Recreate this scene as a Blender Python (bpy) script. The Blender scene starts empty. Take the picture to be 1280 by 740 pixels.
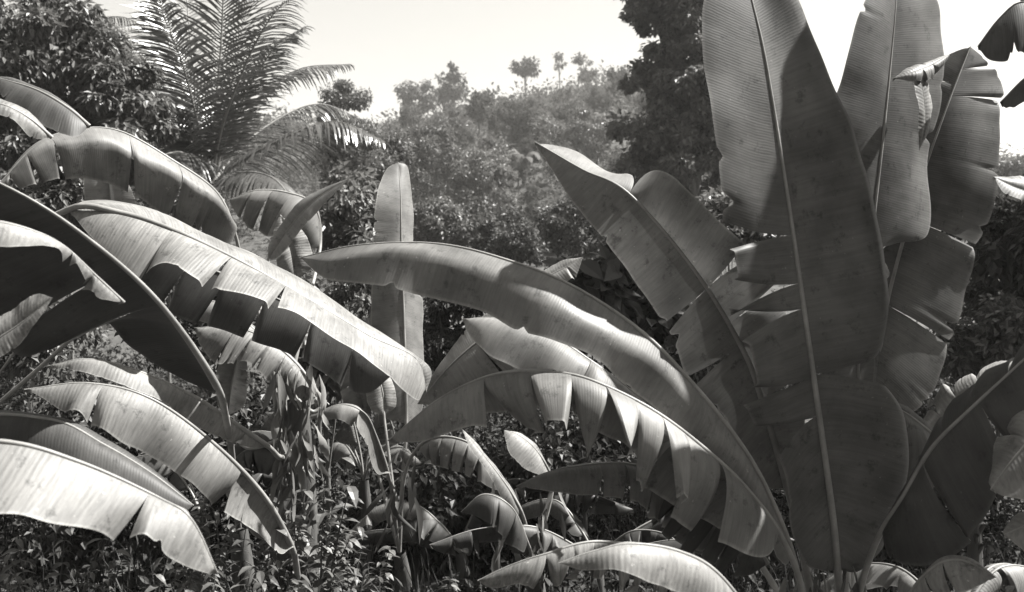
import bpy, math, random
import numpy as np

# ------------------------------------------------------------------ camera, sky, sun, exposure
F = 1300.0                      # focal length in pixels of the 1280 px wide photograph
CZ = 1.7                        # eye height
sc = bpy.context.scene
col = sc.collection
cam_d = bpy.data.cameras.new('camera')
cam = bpy.data.objects.new('camera', cam_d)
col.objects.link(cam)
cam.location = (0, 0, CZ)
cam.rotation_euler = (math.radians(90), 0, 0)
cam_d.sensor_width = 36.0
cam_d.lens = 36.0 * F / 1280.0
cam_d.clip_start = 0.05
cam_d.clip_end = 6000
cam_d.dof.use_dof = True
cam_d.dof.focus_distance = 4.6
cam_d.dof.aperture_fstop = 4.5
sc.camera = cam

SUN_EL, SUN_AZ = 54.0, 82.0     # azimuth clockwise from +Y (view direction) towards +X
w = bpy.data.worlds.new('World')
sc.world = w
w.use_nodes = True
nt = w.node_tree
bg = nt.nodes['Background']
sky = nt.nodes.new('ShaderNodeTexSky')
sky.sky_type = 'NISHITA'
sky.sun_disc = False
sky.sun_elevation = math.radians(SUN_EL)
sky.sun_rotation = math.radians(SUN_AZ)
sky.dust_density = 0.6
sep = nt.nodes.new('ShaderNodeSeparateColor')      # black and white plate: sees mostly the blue of the sky
mx = nt.nodes.new('ShaderNodeMath'); mx.operation = 'MULTIPLY_ADD'
mx.inputs[1].default_value = 0.55
hl = nt.nodes.new('ShaderNodeMath'); hl.operation = 'MULTIPLY'; hl.inputs[1].default_value = 0.45
cmb = nt.nodes.new('ShaderNodeVectorMath'); cmb.operation = 'SCALE'
cmb.inputs[0].default_value = (1.0, 0.975, 0.915)
L_ = nt.links.new
L_(sky.outputs[0], sep.inputs[0])
L_(sep.outputs[1], hl.inputs[0])
L_(sep.outputs[2], mx.inputs[0]); L_(hl.outputs[0], mx.inputs[2])
L_(mx.outputs[0], cmb.inputs['Scale'])
L_(cmb.outputs[0], bg.inputs[0])
bg.inputs[1].default_value = 0.0505

sun_d = bpy.data.lights.new('sun', 'SUN')
sun_d.energy = 5.0
sun_d.angle = math.radians(0.53)
sun_d.color = (1.0, 0.985, 0.95)
sun = bpy.data.objects.new('sun', sun_d)
col.objects.link(sun)
az, el = math.radians(SUN_AZ), math.radians(SUN_EL)
to_sun = np.array([math.sin(az) * math.cos(el), math.cos(az) * math.cos(el), math.sin(el)])
from mathutils import Vector
sun.rotation_euler = Vector(to_sun).to_track_quat('Z', 'Y').to_euler()
sun.location = (20, 10, 30)

vs = sc.view_settings
vs.view_transform = 'Standard'
vs.look = 'None'
vs.exposure = 2.0
vs.gamma = 1.0
vs.use_curve_mapping = False
sc.render.engine = 'CYCLES'
sc.cycles.max_bounces = 6
sc.cycles.diffuse_bounces = 3
sc.cycles.transmission_bounces = 3
sc.cycles.transparent_max_bounces = 4
sc.cycles.volume_bounces = 0

rng = np.random.default_rng(11)
TINT = (1.0, 0.985, 0.955)


def g(v):
    return (v * TINT[0], v * TINT[1], v * TINT[2], 1.0)


def P(x, y, d):
    return np.array([(x - 640.0) / F * d, d, CZ - (y - 370.0) / F * d])


# ------------------------------------------------------------------ materials
def new_mat(name):
    m = bpy.data.materials.new(name)
    m.use_nodes = True
    n = m.node_tree
    for k in list(n.nodes):
        n.nodes.remove(k)
    return m, n


def node(n, typ, **kw):
    k = n.nodes.new(typ)
    for a, v in kw.items():
        setattr(k, a, v)
    return k


def banana_mat(name, base, trans=0.12, rough=0.52, streak=0.2, ribs=0.07, rfreq=105, spec=0.32):
    """blade: ribs across the blade, streaks along the lateral veins, blotches, part translucent"""
    m, n = new_mat(name)
    l = n.links.new
    out = node(n, 'ShaderNodeOutputMaterial')
    pb = node(n, 'ShaderNodeBsdfPrincipled')
    tr = node(n, 'ShaderNodeBsdfTranslucent')
    mix = node(n, 'ShaderNodeMixShader')
    mix.inputs[0].default_value = trans
    uv = node(n, 'ShaderNodeUVMap', uv_map='UVMap')
    mp = node(n, 'ShaderNodeMapping')
    mp.inputs['Scale'].default_value = (75, 1.6, 1)
    l(uv.outputs[0], mp.inputs[0])
    nz = node(n, 'ShaderNodeTexNoise')
    nz.inputs['Scale'].default_value = 1.0
    nz.inputs['Detail'].default_value = 5
    nz.inputs['Roughness'].default_value = 0.7
    l(mp.outputs[0], nz.inputs['Vector'])
    tc = node(n, 'ShaderNodeTexCoord')
    nb = node(n, 'ShaderNodeTexNoise')
    nb.inputs['Scale'].default_value = 5.5
    nb.inputs['Detail'].default_value = 6
    l(tc.outputs['Object'], nb.inputs['Vector'])
    r1 = node(n, 'ShaderNodeMapRange')
    r1.inputs[1].default_value, r1.inputs[2].default_value = 0.3, 0.7
    r1.inputs[3].default_value, r1.inputs[4].default_value = 1 - streak, 1 + streak
    l(nz.outputs['Fac'], r1.inputs[0])
    r2 = node(n, 'ShaderNodeMapRange')
    r2.inputs[1].default_value, r2.inputs[2].default_value = 0.3, 0.7
    r2.inputs[3].default_value, r2.inputs[4].default_value = 0.6, 1.35
    l(nb.outputs['Fac'], r2.inputs[0])
    mu = node(n, 'ShaderNodeMath', operation='MULTIPLY')
    l(r1.outputs[0], mu.inputs[0]); l(r2.outputs[0], mu.inputs[1])
    # small pale scars and dry specks
    ns = node(n, 'ShaderNodeTexNoise')
    ns.inputs['Scale'].default_value = 60
    ns.inputs['Detail'].default_value = 2
    l(tc.outputs['Object'], ns.inputs['Vector'])
    rs = node(n, 'ShaderNodeMapRange')
    rs.inputs[1].default_value, rs.inputs[2].default_value = 0.72, 0.78
    rs.inputs[3].default_value, rs.inputs[4].default_value = 0.0, 0.9
    l(ns.outputs['Fac'], rs.inputs[0])
    ad = node(n, 'ShaderNodeMath', operation='ADD')
    l(mu.outputs[0], ad.inputs[0]); l(rs.outputs[0], ad.inputs[1])
    # dry paler margin (v -> 1)
    sx = node(n, 'ShaderNodeSeparateXYZ')
    l(uv.outputs[0], sx.inputs[0])
    ml = node(n, 'ShaderNodeMath', operation='MULTIPLY_ADD')
    l(nz.outputs['Fac'], ml.inputs[0]); ml.inputs[1].default_value = 0.05
    l(sx.outputs[1], ml.inputs[2])
    rm = node(n, 'ShaderNodeMapRange')
    rm.inputs[1].default_value, rm.inputs[2].default_value = 0.975, 1.03
    rm.inputs[3].default_value, rm.inputs[4].default_value = 0.0, 0.8
    l(ml.outputs[0], rm.inputs[0])
    a2 = node(n, 'ShaderNodeMath', operation='ADD')
    l(ad.outputs[0], a2.inputs[0]); l(rm.outputs[0], a2.inputs[1])
    # brown blotches and scars
    nd = node(n, 'ShaderNodeTexNoise')
    nd.inputs['Scale'].default_value = 17
    nd.inputs['Detail'].default_value = 7
    nd.inputs['Roughness'].default_value = 0.75
    l(tc.outputs['Object'], nd.inputs['Vector'])
    rd = node(n, 'ShaderNodeMapRange')
    rd.inputs[1].default_value, rd.inputs[2].default_value = 0.34, 0.44
    rd.inputs[3].default_value, rd.inputs[4].default_value = 0.5, 1.0
    l(nd.outputs['Fac'], rd.inputs[0])
    m3 = node(n, 'ShaderNodeMath', operation='MULTIPLY')
    l(a2.outputs[0], m3.inputs[0]); l(rd.outputs[0], m3.inputs[1])
    a2 = m3
    cs = node(n, 'ShaderNodeVectorMath', operation='SCALE')
    cs.inputs[0].default_value = g(base)[:3]
    l(a2.outputs[0], cs.inputs['Scale'])
    l(cs.outputs[0], pb.inputs['Base Color'])
    ct = node(n, 'ShaderNodeVectorMath', operation='SCALE')
    ct.inputs[0].default_value = g(base * 1.25)[:3]
    l(a2.outputs[0], ct.inputs['Scale'])
    l(ct.outputs[0], tr.inputs['Color'])
    rr = node(n, 'ShaderNodeMapRange')
    rr.inputs[3].default_value, rr.inputs[4].default_value = rough - 0.1, rough + 0.14
    l(nb.outputs['Fac'], rr.inputs[0])
    l(rr.outputs[0], pb.inputs['Roughness'])
    pb.inputs['Specular IOR Level'].default_value = spec
    # ribs
    sep2 = node(n, 'ShaderNodeMath', operation='MULTIPLY')
    jt = node(n, 'ShaderNodeTexNoise')
    jt.inputs['Scale'].default_value = 14
    jt.inputs['Detail'].default_value = 3
    l(tc.outputs['Object'], jt.inputs['Vector'])
    ja = node(n, 'ShaderNodeMath', operation='MULTIPLY_ADD')
    l(jt.outputs['Fac'], ja.inputs[0]); ja.inputs[1].default_value = 0.006
    l(sx.outputs[0], ja.inputs[2])
    l(ja.outputs[0], sep2.inputs[0]); sep2.inputs[1].default_value = 2 * math.pi * rfreq
    sn = node(n, 'ShaderNodeMath', operation='SINE')
    l(sep2.outputs[0], sn.inputs[0])
    ab = node(n, 'ShaderNodeMath', operation='MULTIPLY_ADD')
    l(nz.outputs['Fac'], ab.inputs[0]); ab.inputs[1].default_value = 5.0
    l(sn.outputs[0], ab.inputs[2])
    bp = node(n, 'ShaderNodeBump')
    bp.inputs['Strength'].default_value = ribs
    bp.inputs['Distance'].default_value = 0.003
    l(ab.outputs[0], bp.inputs['Height'])
    l(bp.outputs[0], pb.inputs['Normal']); l(bp.outputs[0], tr.inputs['Normal'])
    l(pb.outputs[0], mix.inputs[1]); l(tr.outputs[0], mix.inputs[2])
    l(mix.outputs[0], out.inputs[0])
    return m


def foliage_mat(name, base, trans=0.3, rough=0.45, var=0.5, spec=0.45):
    """small leaves: value varies leaf by leaf"""
    m, n = new_mat(name)
    l = n.links.new
    out = node(n, 'ShaderNodeOutputMaterial')
    pb = node(n, 'ShaderNodeBsdfPrincipled')
    tr = node(n, 'ShaderNodeBsdfTranslucent')
    mix = node(n, 'ShaderNodeMixShader')
    mix.inputs[0].default_value = trans
    at = node(n, 'ShaderNodeAttribute', attribute_name='leaf_tone')
    r1 = node(n, 'ShaderNodeMapRange')
    r1.inputs[3].default_value, r1.inputs[4].default_value = 1 - var, 1 + var
    l(at.outputs['Fac'], r1.inputs[0])
    cs = node(n, 'ShaderNodeVectorMath', operation='SCALE')
    cs.inputs[0].default_value = g(base)[:3]
    l(r1.outputs[0], cs.inputs['Scale'])
    l(cs.outputs[0], pb.inputs['Base Color'])
    l(cs.outputs[0], tr.inputs['Color'])
    pb.inputs['Roughness'].default_value = rough
    pb.inputs['Specular IOR Level'].default_value = spec
    l(pb.outputs[0], mix.inputs[1]); l(tr.outputs[0], mix.inputs[2])
    l(mix.outputs[0], out.inputs[0])
    return m


def rough_mat(name, lo, hi, scale=6.0, stretch=(1, 1, 1), rough=0.8, bump=0.4, spec=0.3):
    m, n = new_mat(name)
    l = n.links.new
    out = node(n, 'ShaderNodeOutputMaterial')
    pb = node(n, 'ShaderNodeBsdfPrincipled')
    tc = node(n, 'ShaderNodeTexCoord')
    mp = node(n, 'ShaderNodeMapping')
    mp.inputs['Scale'].default_value = stretch
    l(tc.outputs['Object'], mp.inputs[0])
    nz = node(n, 'ShaderNodeTexNoise')
    nz.inputs['Scale'].default_value = scale
    nz.inputs['Detail'].default_value = 8
    nz.inputs['Roughness'].default_value = 0.65
    l(mp.outputs[0], nz.inputs['Vector'])
    cr = node(n, 'ShaderNodeValToRGB')
    cr.color_ramp.elements[0].position = 0.32
    cr.color_ramp.elements[0].color = g(lo)
    cr.color_ramp.elements[1].position = 0.7
    cr.color_ramp.elements[1].color = g(hi)
    l(nz.outputs['Fac'], cr.inputs[0])
    l(cr.outputs[0], pb.inputs['Base Color'])
    bp = node(n, 'ShaderNodeBump')
    bp.inputs['Strength'].default_value = bump
    bp.inputs['Distance'].default_value = 0.02
    l(nz.outputs['Fac'], bp.inputs['Height'])
    l(bp.outputs[0], pb.inputs['Normal'])
    pb.inputs['Roughness'].default_value = rough
    pb.inputs['Specular IOR Level'].default_value = spec
    l(pb.outputs[0], out.inputs[0])
    return m


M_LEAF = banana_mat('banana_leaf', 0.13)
M_SHADED = banana_mat('banana_leaf_shaded', 0.075, trans=.25)  # same leaf with shade put into its colour, mainly for the right-hand plants
M_PALE_LIT = banana_mat('banana_leaf_pale_lit', 0.155, rough=0.56, ribs=0.14, rfreq=72, streak=.3)  # paler ribbed leaf, brightened in colour to stand for sunlit blades
M_DEEP_SHADE = banana_mat('banana_leaf_deep_shade', 0.045, trans=0.06, spec=.25)  # darkest leaf copy: the shade on unlit blades is in the colour
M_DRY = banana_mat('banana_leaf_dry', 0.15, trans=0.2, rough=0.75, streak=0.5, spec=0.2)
M_RIB = rough_mat('banana_midrib', 0.13, 0.24, scale=9, stretch=(1, 1, 1), rough=0.45, bump=0.15)
M_STEM = rough_mat('banana_stem', 0.03, 0.10, scale=14, stretch=(1, 1, 0.12), rough=0.6, bump=0.5)
M_BARK = rough_mat('bark', 0.06, 0.16, scale=9, stretch=(1, 1, 0.3), rough=0.9, bump=0.8)
M_SOIL = rough_mat('soil', 0.025, 0.07, scale=2.5, rough=0.95, bump=0.8)
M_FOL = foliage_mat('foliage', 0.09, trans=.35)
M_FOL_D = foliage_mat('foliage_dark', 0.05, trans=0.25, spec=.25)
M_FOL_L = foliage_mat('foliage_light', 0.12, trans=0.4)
M_HILL = foliage_mat('foliage_hill', 0.075, trans=0.35, rough=0.75, spec=0.12, var=.4)
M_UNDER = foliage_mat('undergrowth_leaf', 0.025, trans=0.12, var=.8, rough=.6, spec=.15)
M_PALM = foliage_mat('palm_leaflet', 0.065, trans=0.2, rough=0.32, var=0.35, spec=0.6)
M_DEAD = foliage_mat('dead_leaf', 0.11, trans=0.15, rough=0.8, var=0.6, spec=0.2)


# ------------------------------------------------------------------ mesh helpers
def make_mesh(name, V, faces, mat, tone=None, uv=None, smooth=True):
    """V (n,3); faces (m,k) array of one face size"""
    me = bpy.data.meshes.new(name)
    V = np.asarray(V, dtype=np.float32)
    faces = np.asarray(faces, dtype=np.int32)
    m, k = faces.shape
    me.vertices.add(len(V)); me.vertices.foreach_set('co', V.ravel())
    me.loops.add(m * k); me.loops.foreach_set('vertex_index', faces.ravel())
    me.polygons.add(m)
    me.polygons.foreach_set('loop_start', np.arange(0, m * k, k, dtype=np.int32))
    me.polygons.foreach_set('use_smooth', np.full(m, smooth))
    me.update(calc_edges=True)
    if uv is not None:
        ul = me.uv_layers.new(name='UVMap')
        ul.data.foreach_set('uv', np.asarray(uv, dtype=np.float32)[faces.ravel()].ravel())
    if tone is not None:
        a = me.attributes.new('leaf_tone', 'FLOAT', 'POINT')
        a.data.foreach_set('value', np.asarray(tone, dtype=np.float32))
    me.materials.append(mat)
    return me


def link(name, me, parent=None, loc=(0, 0, 0)):
    o = bpy.data.objects.new(name, me)
    col.objects.link(o)
    o.location = loc
    if parent is not None:
        o.parent = parent
    return o


def tag(o, label=None, cat=None, group=None, kind=None):
    if label: o['label'] = label
    if cat: o['category'] = cat
    if group: o['group'] = group
    if kind: o['kind'] = kind
    return o


def nrm(a):
    return a / np.maximum(np.linalg.norm(a, axis=-1, keepdims=True), 1e-9)


def curve(pts, n, even=True):
    """Catmull-Rom through pts, n samples evenly spaced along it"""
    p = np.asarray(pts, float)
    if len(p) == 2:
        p = np.array([p[0], (p[0] + p[1]) / 2, p[1]])
    q = np.vstack([2 * p[0] - p[1], p, 2 * p[-1] - p[-2]])
    t = np.linspace(0, 1, 14, endpoint=False)[:, None]
    segs = []
    for i in range(len(p) - 1):
        a, b, c, d = q[i], q[i + 1], q[i + 2], q[i + 3]
        segs.append(0.5 * (2 * b + (c - a) * t + (2 * a - 5 * b + 4 * c - d) * t ** 2 + (3 * b - a - 3 * c + d) * t ** 3))
    s = np.vstack(segs + [p[-1:]])
    L = np.concatenate([[0], np.cumsum(np.linalg.norm(np.diff(s, axis=0), axis=1))])
    u = np.linspace(0, L[-1], n)
    return np.stack([np.interp(u, L, s[:, k]) for k in range(3)], 1)


def tube_arrays(c, r, k=7, flat=1.0):
    """swept tube along points c with radii r"""
    c = np.asarray(c, float); n = len(c)
    r = np.broadcast_to(np.asarray(r, float), (n,))
    T = nrm(np.gradient(c, axis=0))
    a = np.array([0.31, 0.17, 0.94]) if abs(T[0][2]) < 0.8 else np.array([0.9, 0.4, 0.1])
    A = nrm(np.cross(T, a)); B = np.cross(T, A)
    th = np.linspace(0, 2 * math.pi, k, endpoint=False)
    V = c[:, None, :] + r[:, None, None] * (np.cos(th)[None, :, None] * A[:, None, :] + flat * np.sin(th)[None, :, None] * B[:, None, :])
    i = np.arange(n - 1)[:, None] * k
    j = np.arange(k)[None, :]
    j2 = (j + 1) % k
    Fq = np.stack([i + j, i + j2, i + k + j2, i + k + j], -1).reshape(-1, 4)
    return V.reshape(-1, 3), Fq


def join(parts):
    Vs, Fs, o = [], [], 0
    for V, Fc in parts:
        Vs.append(V); Fs.append(np.asarray(Fc) + o); o += len(V)
    return np.vstack(Vs), np.vstack(Fs)


def leaf_cloud(pos, d, nr, L, W, fold=0.25, droop=0.15, r=rng):
    """many small pointed leaves: 4 points, 2 folded triangles each"""
    n = len(pos)
    d = nrm(d); s = nrm(np.cross(d, nr)); n2 = np.cross(s, d)
    L = np.broadcast_to(L, (n,))[:, None]; W = np.broadcast_to(W, (n,))[:, None]
    v0 = pos
    v1 = pos + d * L * 0.42 + s * W + n2 * W * fold
    v2 = pos + d * L - n2 * L * droop
    v3 = pos + d * L * 0.42 - s * W + n2 * W * fold
    V = np.stack([v0, v1, v2, v3], 1).reshape(-1, 3)
    b = np.arange(n)[:, None] * 4
    Fc = np.concatenate([b + np.array([[0, 1, 2]]), b + np.array([[0, 2, 3]])], 1).reshape(-1, 3)
    tone = np.repeat(r.random(n), 4)
    return V, Fc, tone


def leaf_fine(pos, d, nr, L, W, droop=.35, cup=.25, r=rng):
    """leaves seen near to: five stations along a curved, cupped blade"""
    n = len(pos)
    d = nrm(d); s = nrm(np.cross(d, nr)); n2 = np.cross(s, d)
    L = np.broadcast_to(L, (n,))[:, None]; W = np.broadcast_to(W, (n,))[:, None]
    bend = (droop * (.4 + r.random(n)))[:, None]
    rows = []
    for q, wq in ((0, .06), (.22, .85), (.48, 1.0), (.76, .6), (1, .03)):
        c = pos + d * L * (q - .15 * bend * q * q) - n2 * L * bend * q * q
        rows += [c - s * W * wq + n2 * W * wq * cup, c, c + s * W * wq + n2 * W * wq * cup]
    V = np.stack(rows, 1).reshape(-1, 3)
    b = np.arange(n)[:, None] * 15
    fs = []
    for j in range(4):
        for k in range(2):
            o = 3 * j + k
            fs.append(b + np.array([[o, o + 1, o + 4]])); fs.append(b + np.array([[o, o + 4, o + 3]]))
    Fc = np.concatenate(fs, 1).reshape(-1, 3)
    return V, Fc, np.repeat(r.random(n), 15)


def rdir(r, n):
    return nrm(r.normal(size=(n, 3)))


def crown(r, c, rad, nclump, nleaf, clump=0.35, L=0.15, W=0.04, up=0.35, hang=0.3, shell=0.45, fine=False):
    """foliage: clumps spread through an uneven ellipsoid"""
    c = np.asarray(c, float); rad = np.asarray(rad, float)
    u = rdir(r, nclump)
    q = (shell + (1 - shell) * r.random(nclump)) ** 0.6
    q *= 0.75 + 0.5 * r.random(nclump)
    cc = c + u * q[:, None] * rad
    cs = clump * (0.55 + 0.9 * r.random(nclump)) * rad.mean()
    k = r.integers(0, nclump, nleaf)
    o = rdir(r, nleaf) * (r.random(nleaf) ** 0.45)[:, None]
    o[:, 2] *= 0.75
    pos = cc[k] + o * cs[k][:, None]
    d = nrm(o * 0.8 + 0.7 * rdir(r, nleaf) + np.array([0, 0, -hang]))
    nr = nrm(0.5 * o + np.array([0, 0, up + 0.4]) + 0.6 * rdir(r, nleaf))
    sz = 0.7 + 0.6 * r.random(nleaf)
    V, Fc, tone = (leaf_fine if fine else leaf_cloud)(pos, d, nr, L * sz, W * sz, r=r)
    kt = r.random(nclump)
    tone = 0.6 * tone + 0.4 * np.repeat(kt[k], 15 if fine else 4)
    return V, Fc, tone, cc


# ------------------------------------------------------------------ terrain
_sx = np.array([-900, -300, 200, 480, 560, 650, 780, 880, 960, 1040, 1280, 1700, 2400.])
_sy = np.array([190, 180, 172, 176, 163, 146, 118, 112, 138, 168, 222, 250, 270.])
_hx = (_sx - 640) / F * 130.0
_hz = (370 - _sy) / F * 130.0 + CZ


def sm(q):
    q = np.clip(q, 0, 1)
    return q * q * (3 - 2 * q)


def gz(x, y):
    x = np.asarray(x, float); y = np.asarray(y, float)
    H = np.interp(x * 130.0 / np.clip(y, 60, 400), _hx, _hz)
    q = np.clip((y - 18) / 112.0, 0, 1)
    s = 0.55 * q ** 1.15 + 0.45 * sm(q)
    s = s * (1 - 0.55 * sm((y - 132) / 260.0))
    b = 0.35 * np.sin(x * 0.21 + 1.3) * np.cos(y * 0.17) + 0.2 * np.sin(x * 0.53 + y * 0.41)
    b = b * sm((y - 9) / 12.0) * (1 + 1.6 * sm((y - 40) / 60))
    f = 0.05 * np.sin(x * 1.7 + 0.4) * np.sin(y * 1.3) + 0.03 * np.sin(3.1 * x + 2.2 * y)
    sky_block = 14.0 * sm((-y - 4) / 22.0) + 8.0 * sm((-y - 20) / 40.0)  # unseen slope added behind the camera to cut low sky light
    return H * s + b + f + sky_block


def ground():
    u = np.linspace(-1, 1, 131)
    xs = np.sign(u) * (np.abs(u) * 40 + np.abs(u) ** 5 * 2400)
    ys = np.concatenate([np.linspace(-90, 0, 40, endpoint=False), np.linspace(0, 20, 40, endpoint=False),
                         np.linspace(20, 140, 60, endpoint=False), 140 + np.linspace(0, 1, 30) ** 2.5 * 3800])
    X, Y = np.meshgrid(xs, ys)
    Z = gz(X, Y)
    V = np.stack([X, Y, Z], -1).reshape(-1, 3)
    nx, ny = len(xs), len(ys)
    i = np.arange(ny - 1)[:, None] * nx + np.arange(nx - 1)[None, :]
    Fq = np.stack([i, i + 1, i + nx + 1, i + nx], -1).reshape(-1, 4)
    o = link('ground', make_mesh('ground', V, Fq, M_SOIL))
    tag(o, kind='structure')


ground()

# ------------------------------------------------------------------ banana plants
def banana(label, bx, bd, top, r0=0.10, r1=0.055, group='banana plants of the foreground', mat=None):
    """an Empty on the ground with its sheathed stem; top = (px, py, depth) where the leaf stalks part"""
    b = P(bx, 370, bd); b[2] = float(gz(b[0], b[1])) - 0.02
    e = bpy.data.objects.new('banana_plant', None)
    col.objects.link(e)
    e.location = b
    e.empty_display_size = 0.3
    tag(e, label, 'banana plant', group)
    t = P(*top)
    c = curve([b, b * 0.5 + t * 0.5 + np.array([0.02, 0.01, 0]), t], 14)
    parts = [tube_arrays(c, np.linspace(r0, r1, 14), 12)]
    rr = np.random.default_rng(int(abs(bx) * 7 + bd * 100))
    for k in range(4):                                   # loose outer sheaths
        a = rr.random() * 6.28
        o = np.array([math.cos(a), math.sin(a), 0])
        m = int(6 + rr.integers(0, 7))
        cc = c[:m] + o[None, :] * (np.linspace(r0, r1, 14)[:m] * (0.55 + 0.02 * k))[:, None]
        cc[-1] += o * 0.03
        parts.append(tube_arrays(cc, np.linspace(r0 * 0.62, 0.012, m), 8))
    V, Fq = join(parts)
    link('pseudostem', make_mesh('pseudostem', V - b, Fq, mat or M_STEM), e)
    e['_base'] = [float(v) for v in b]
    return e


_ln = [0]


def leaf(plant, mid, A, B, pet=(), tA=(), tB=(), bulge=0.14, ref=(0, 0, 1), mat=None, rib=0.011, flop=0.16, wav=1.0,
         gap=0.012, label=None, nu=None, twistA=None, twistB=None, near=0.7, hump=0.75, nick=0.35, bref=None, bulgeA=None, fold=None):
    """one banana leaf. mid: (px,py,depth) from blade base to tip; A, B: the two margins, either (px,py,ddepth) lists
    or dicts w (half widths, m) and a (angles from level, deg); tA, tB: where the blade is torn"""
    _ln[0] += 1
    r = np.random.default_rng(1000 + _ln[0] * 17)
    base = np.array(plant['_base'])
    ref = nrm(np.asarray(ref, float))
    mp = [P(*q) for q in mid]
    N = 160
    Mc = curve(mp, N)
    T = nrm(np.gradient(Mc, axis=0))
    Hh = nrm(np.cross(T, ref[None, :]))
    Nn = np.cross(Hh, T)
    tt = np.linspace(0, 1, N)
    Ltot = float(np.linalg.norm(np.diff(Mc, axis=0), axis=1).sum())
    parts, uvs = [], []
    for sgn, E, tears, twist in ((1, A, tA, twistA), (-1, B, tB, twistB)):
        if E is None:
            continue
        if isinstance(E, dict):
            wv = np.interp(tt, np.linspace(0, 1, len(E['w'])), E['w'])
            ker = np.ones(9) / 9
            wv = np.convolve(np.pad(wv, 4, mode='edge'), ker, 'valid')
            wv *= np.clip(np.sqrt(np.clip(tt / 0.06, 0, 1)), 0, 1) * np.sqrt(np.clip((1 - tt) / 0.22, 0, 1))
            av = np.radians(np.interp(tt, np.linspace(0, 1, len(E['a'])), E['a']))
            other = B if E is A else A
            hs = sgn
            if other is not None and not isinstance(other, dict):      # lie on the side away from the drawn margin
                oc = np.mean([P(q[0], q[1], np.mean([m_[2] for m_ in mid]) + q[2] - 1e-3) for q in other], axis=0) - Mc.mean(0)
                hs = -1.0 if (oc @ Hh[N // 2]) > 0 else 1.0
            Ec = Mc + wv[:, None] * (hs * np.cos(av)[:, None] * Hh + np.sin(av)[:, None] * Nn)
        else:
            dd0 = np.array([q[2] for q in mid], float)
            ml = np.linspace(0, 1, len(dd0))
            k = len(E)
            fr = np.concatenate([[0], np.cumsum([math.hypot(E[i][0] - E[i - 1][0], E[i][1] - E[i - 1][1]) if i else
                                                math.hypot(E[0][0] - mid[0][0], E[0][1] - mid[0][1]) for i in range(k)])])
            tot = fr[-1] + math.hypot(E[-1][0] - mid[-1][0], E[-1][1] - mid[-1][1])
            ep = [mp[0]]
            for i, q in enumerate(E):
                f = fr[i + 1] / tot
                j = int(round(f * (N - 1)))
                ep.append(P(q[0], q[1], Mc[j][1] + (q[2] * near if q[2] < 0 else q[2])))
            ep.append(mp[-1])
            Ec = curve(ep, N)
        cuts = [0.0] + list(tears) + [1.0]
        # little accidental nicks
        for si in range(len(cuts) - 1):
            a, b = cuts[si], cuts[si + 1]
            n = max(6, int((b - a) * (nu or 190)))
            m = 11
            s = np.linspace(0, 1, n)[:, None]
            v = np.linspace(0, 1, m)[None, :]
            g0 = gap * (0.4 + 1.4 * r.random()) if si > 0 else 0
            g1 = gap * (0.4 + 1.4 * r.random()) if si < len(cuts) - 2 else 0
            t = a + g0 * v ** 0.8 + (b - a - (g0 + g1) * v ** 0.8) * s
            tm = a + (b - a) * s + 0 * v
            def smp(C, q):
                return np.stack([np.interp(q.ravel(), tt, C[:, k]) for k in range(3)], -1).reshape(q.shape + (3,))
            Mm, Ee, Tm = smp(Mc, tm), smp(Ec, t), nrm(smp(T, tm))
            # ragged margin
            jag = 1 + 0.012 * np.sin(t * 17 + si * 2.1 + sgn) * wav + 0.006 * np.sin(t * 71 + r.random() * 6)
            for _ in range(r.poisson((b - a) * 10 * nick)):
                jag = jag - (0.03 + .16 * r.random() ** 2) * np.exp(-((t - a - (b - a) * r.random()) / (.003 + .006 * r.random())) ** 2) * v ** 2
            vec = (Ee - Mm) * jag[..., None]
            inner = len(cuts) > 2
            th = (-abs(r.normal()) * flop + 0.25 * flop if inner else 0.0)
            if twist is not None and si < len(twist):
                th = twist[si]                      # above 0 lifts the strip, below 0 lets it hang
            th = th * (np.sign((np.cross(Tm, vec) * ref).sum(-1).mean()) or 1.0)
            # rotate strip about the midrib, growing outwards
            ang = (th * v ** 0.7 * np.ones_like(s))[..., None]
            cr_ = np.cross(Tm, vec)
            vec = vec * np.cos(ang) + cr_ * np.sin(ang) + Tm * (Tm * vec).sum(-1, keepdims=True) * (1 - np.cos(ang))
            wd = np.linalg.norm(vec, axis=-1, keepdims=True)
            nn = np.cross(Tm, vec)
            nn = nrm(nn)
            sg = np.sign((nn * np.asarray(bref if bref is not None else ref, float)).sum(-1, keepdims=True).mean() + 1e-6)
            nn = nn * sg
            prof = np.sin(math.pi * v ** hump) + 0 * s
            if fold is not None and not isinstance(E, dict):       # creased: out from the rib, then hanging
                fv = fold * (1 + .22 * np.sin(tm * 13 + 1.0) + .14 * np.sin(tm * 29))
                prof = ((np.maximum(v, 1e-3) / fv) ** -6.0 + (np.maximum(1 - v, 1e-3) / (1 - fv)) ** -6.0) ** (-1 / 6.0)
            bl = (min(bulge, .12) if isinstance(E, dict) else bulgeA if (bulgeA is not None and E is A) else bulge) * prof[..., None] * (1 + 0.2 * r.normal() * (fold is None))
            # pleats: slow waves across the blade, stronger to the margin, and sagging strip ends
            ph = r.random(4) * 6.28
            pl = (0.016 * np.sin(tm * 8 + ph[0]) + 0.007 * np.sin(tm * 21 + ph[1] + 2 * v) + 0.002 * np.sin(tm * 55 + ph[2] + v)) * wav
            pl = pl * (v ** 1.1) * np.minimum(1, 6 * np.minimum(tm, 1 - tm) + 0.1)
            curl = 0.0
            if inner:
                ed = np.minimum(s / 0.12, (1 - s) / 0.12)
                curl = -(1 - np.clip(ed, 0, 1)) ** 2 * 0.035 * v ** 1.5 * (0.3 + r.random())
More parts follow.
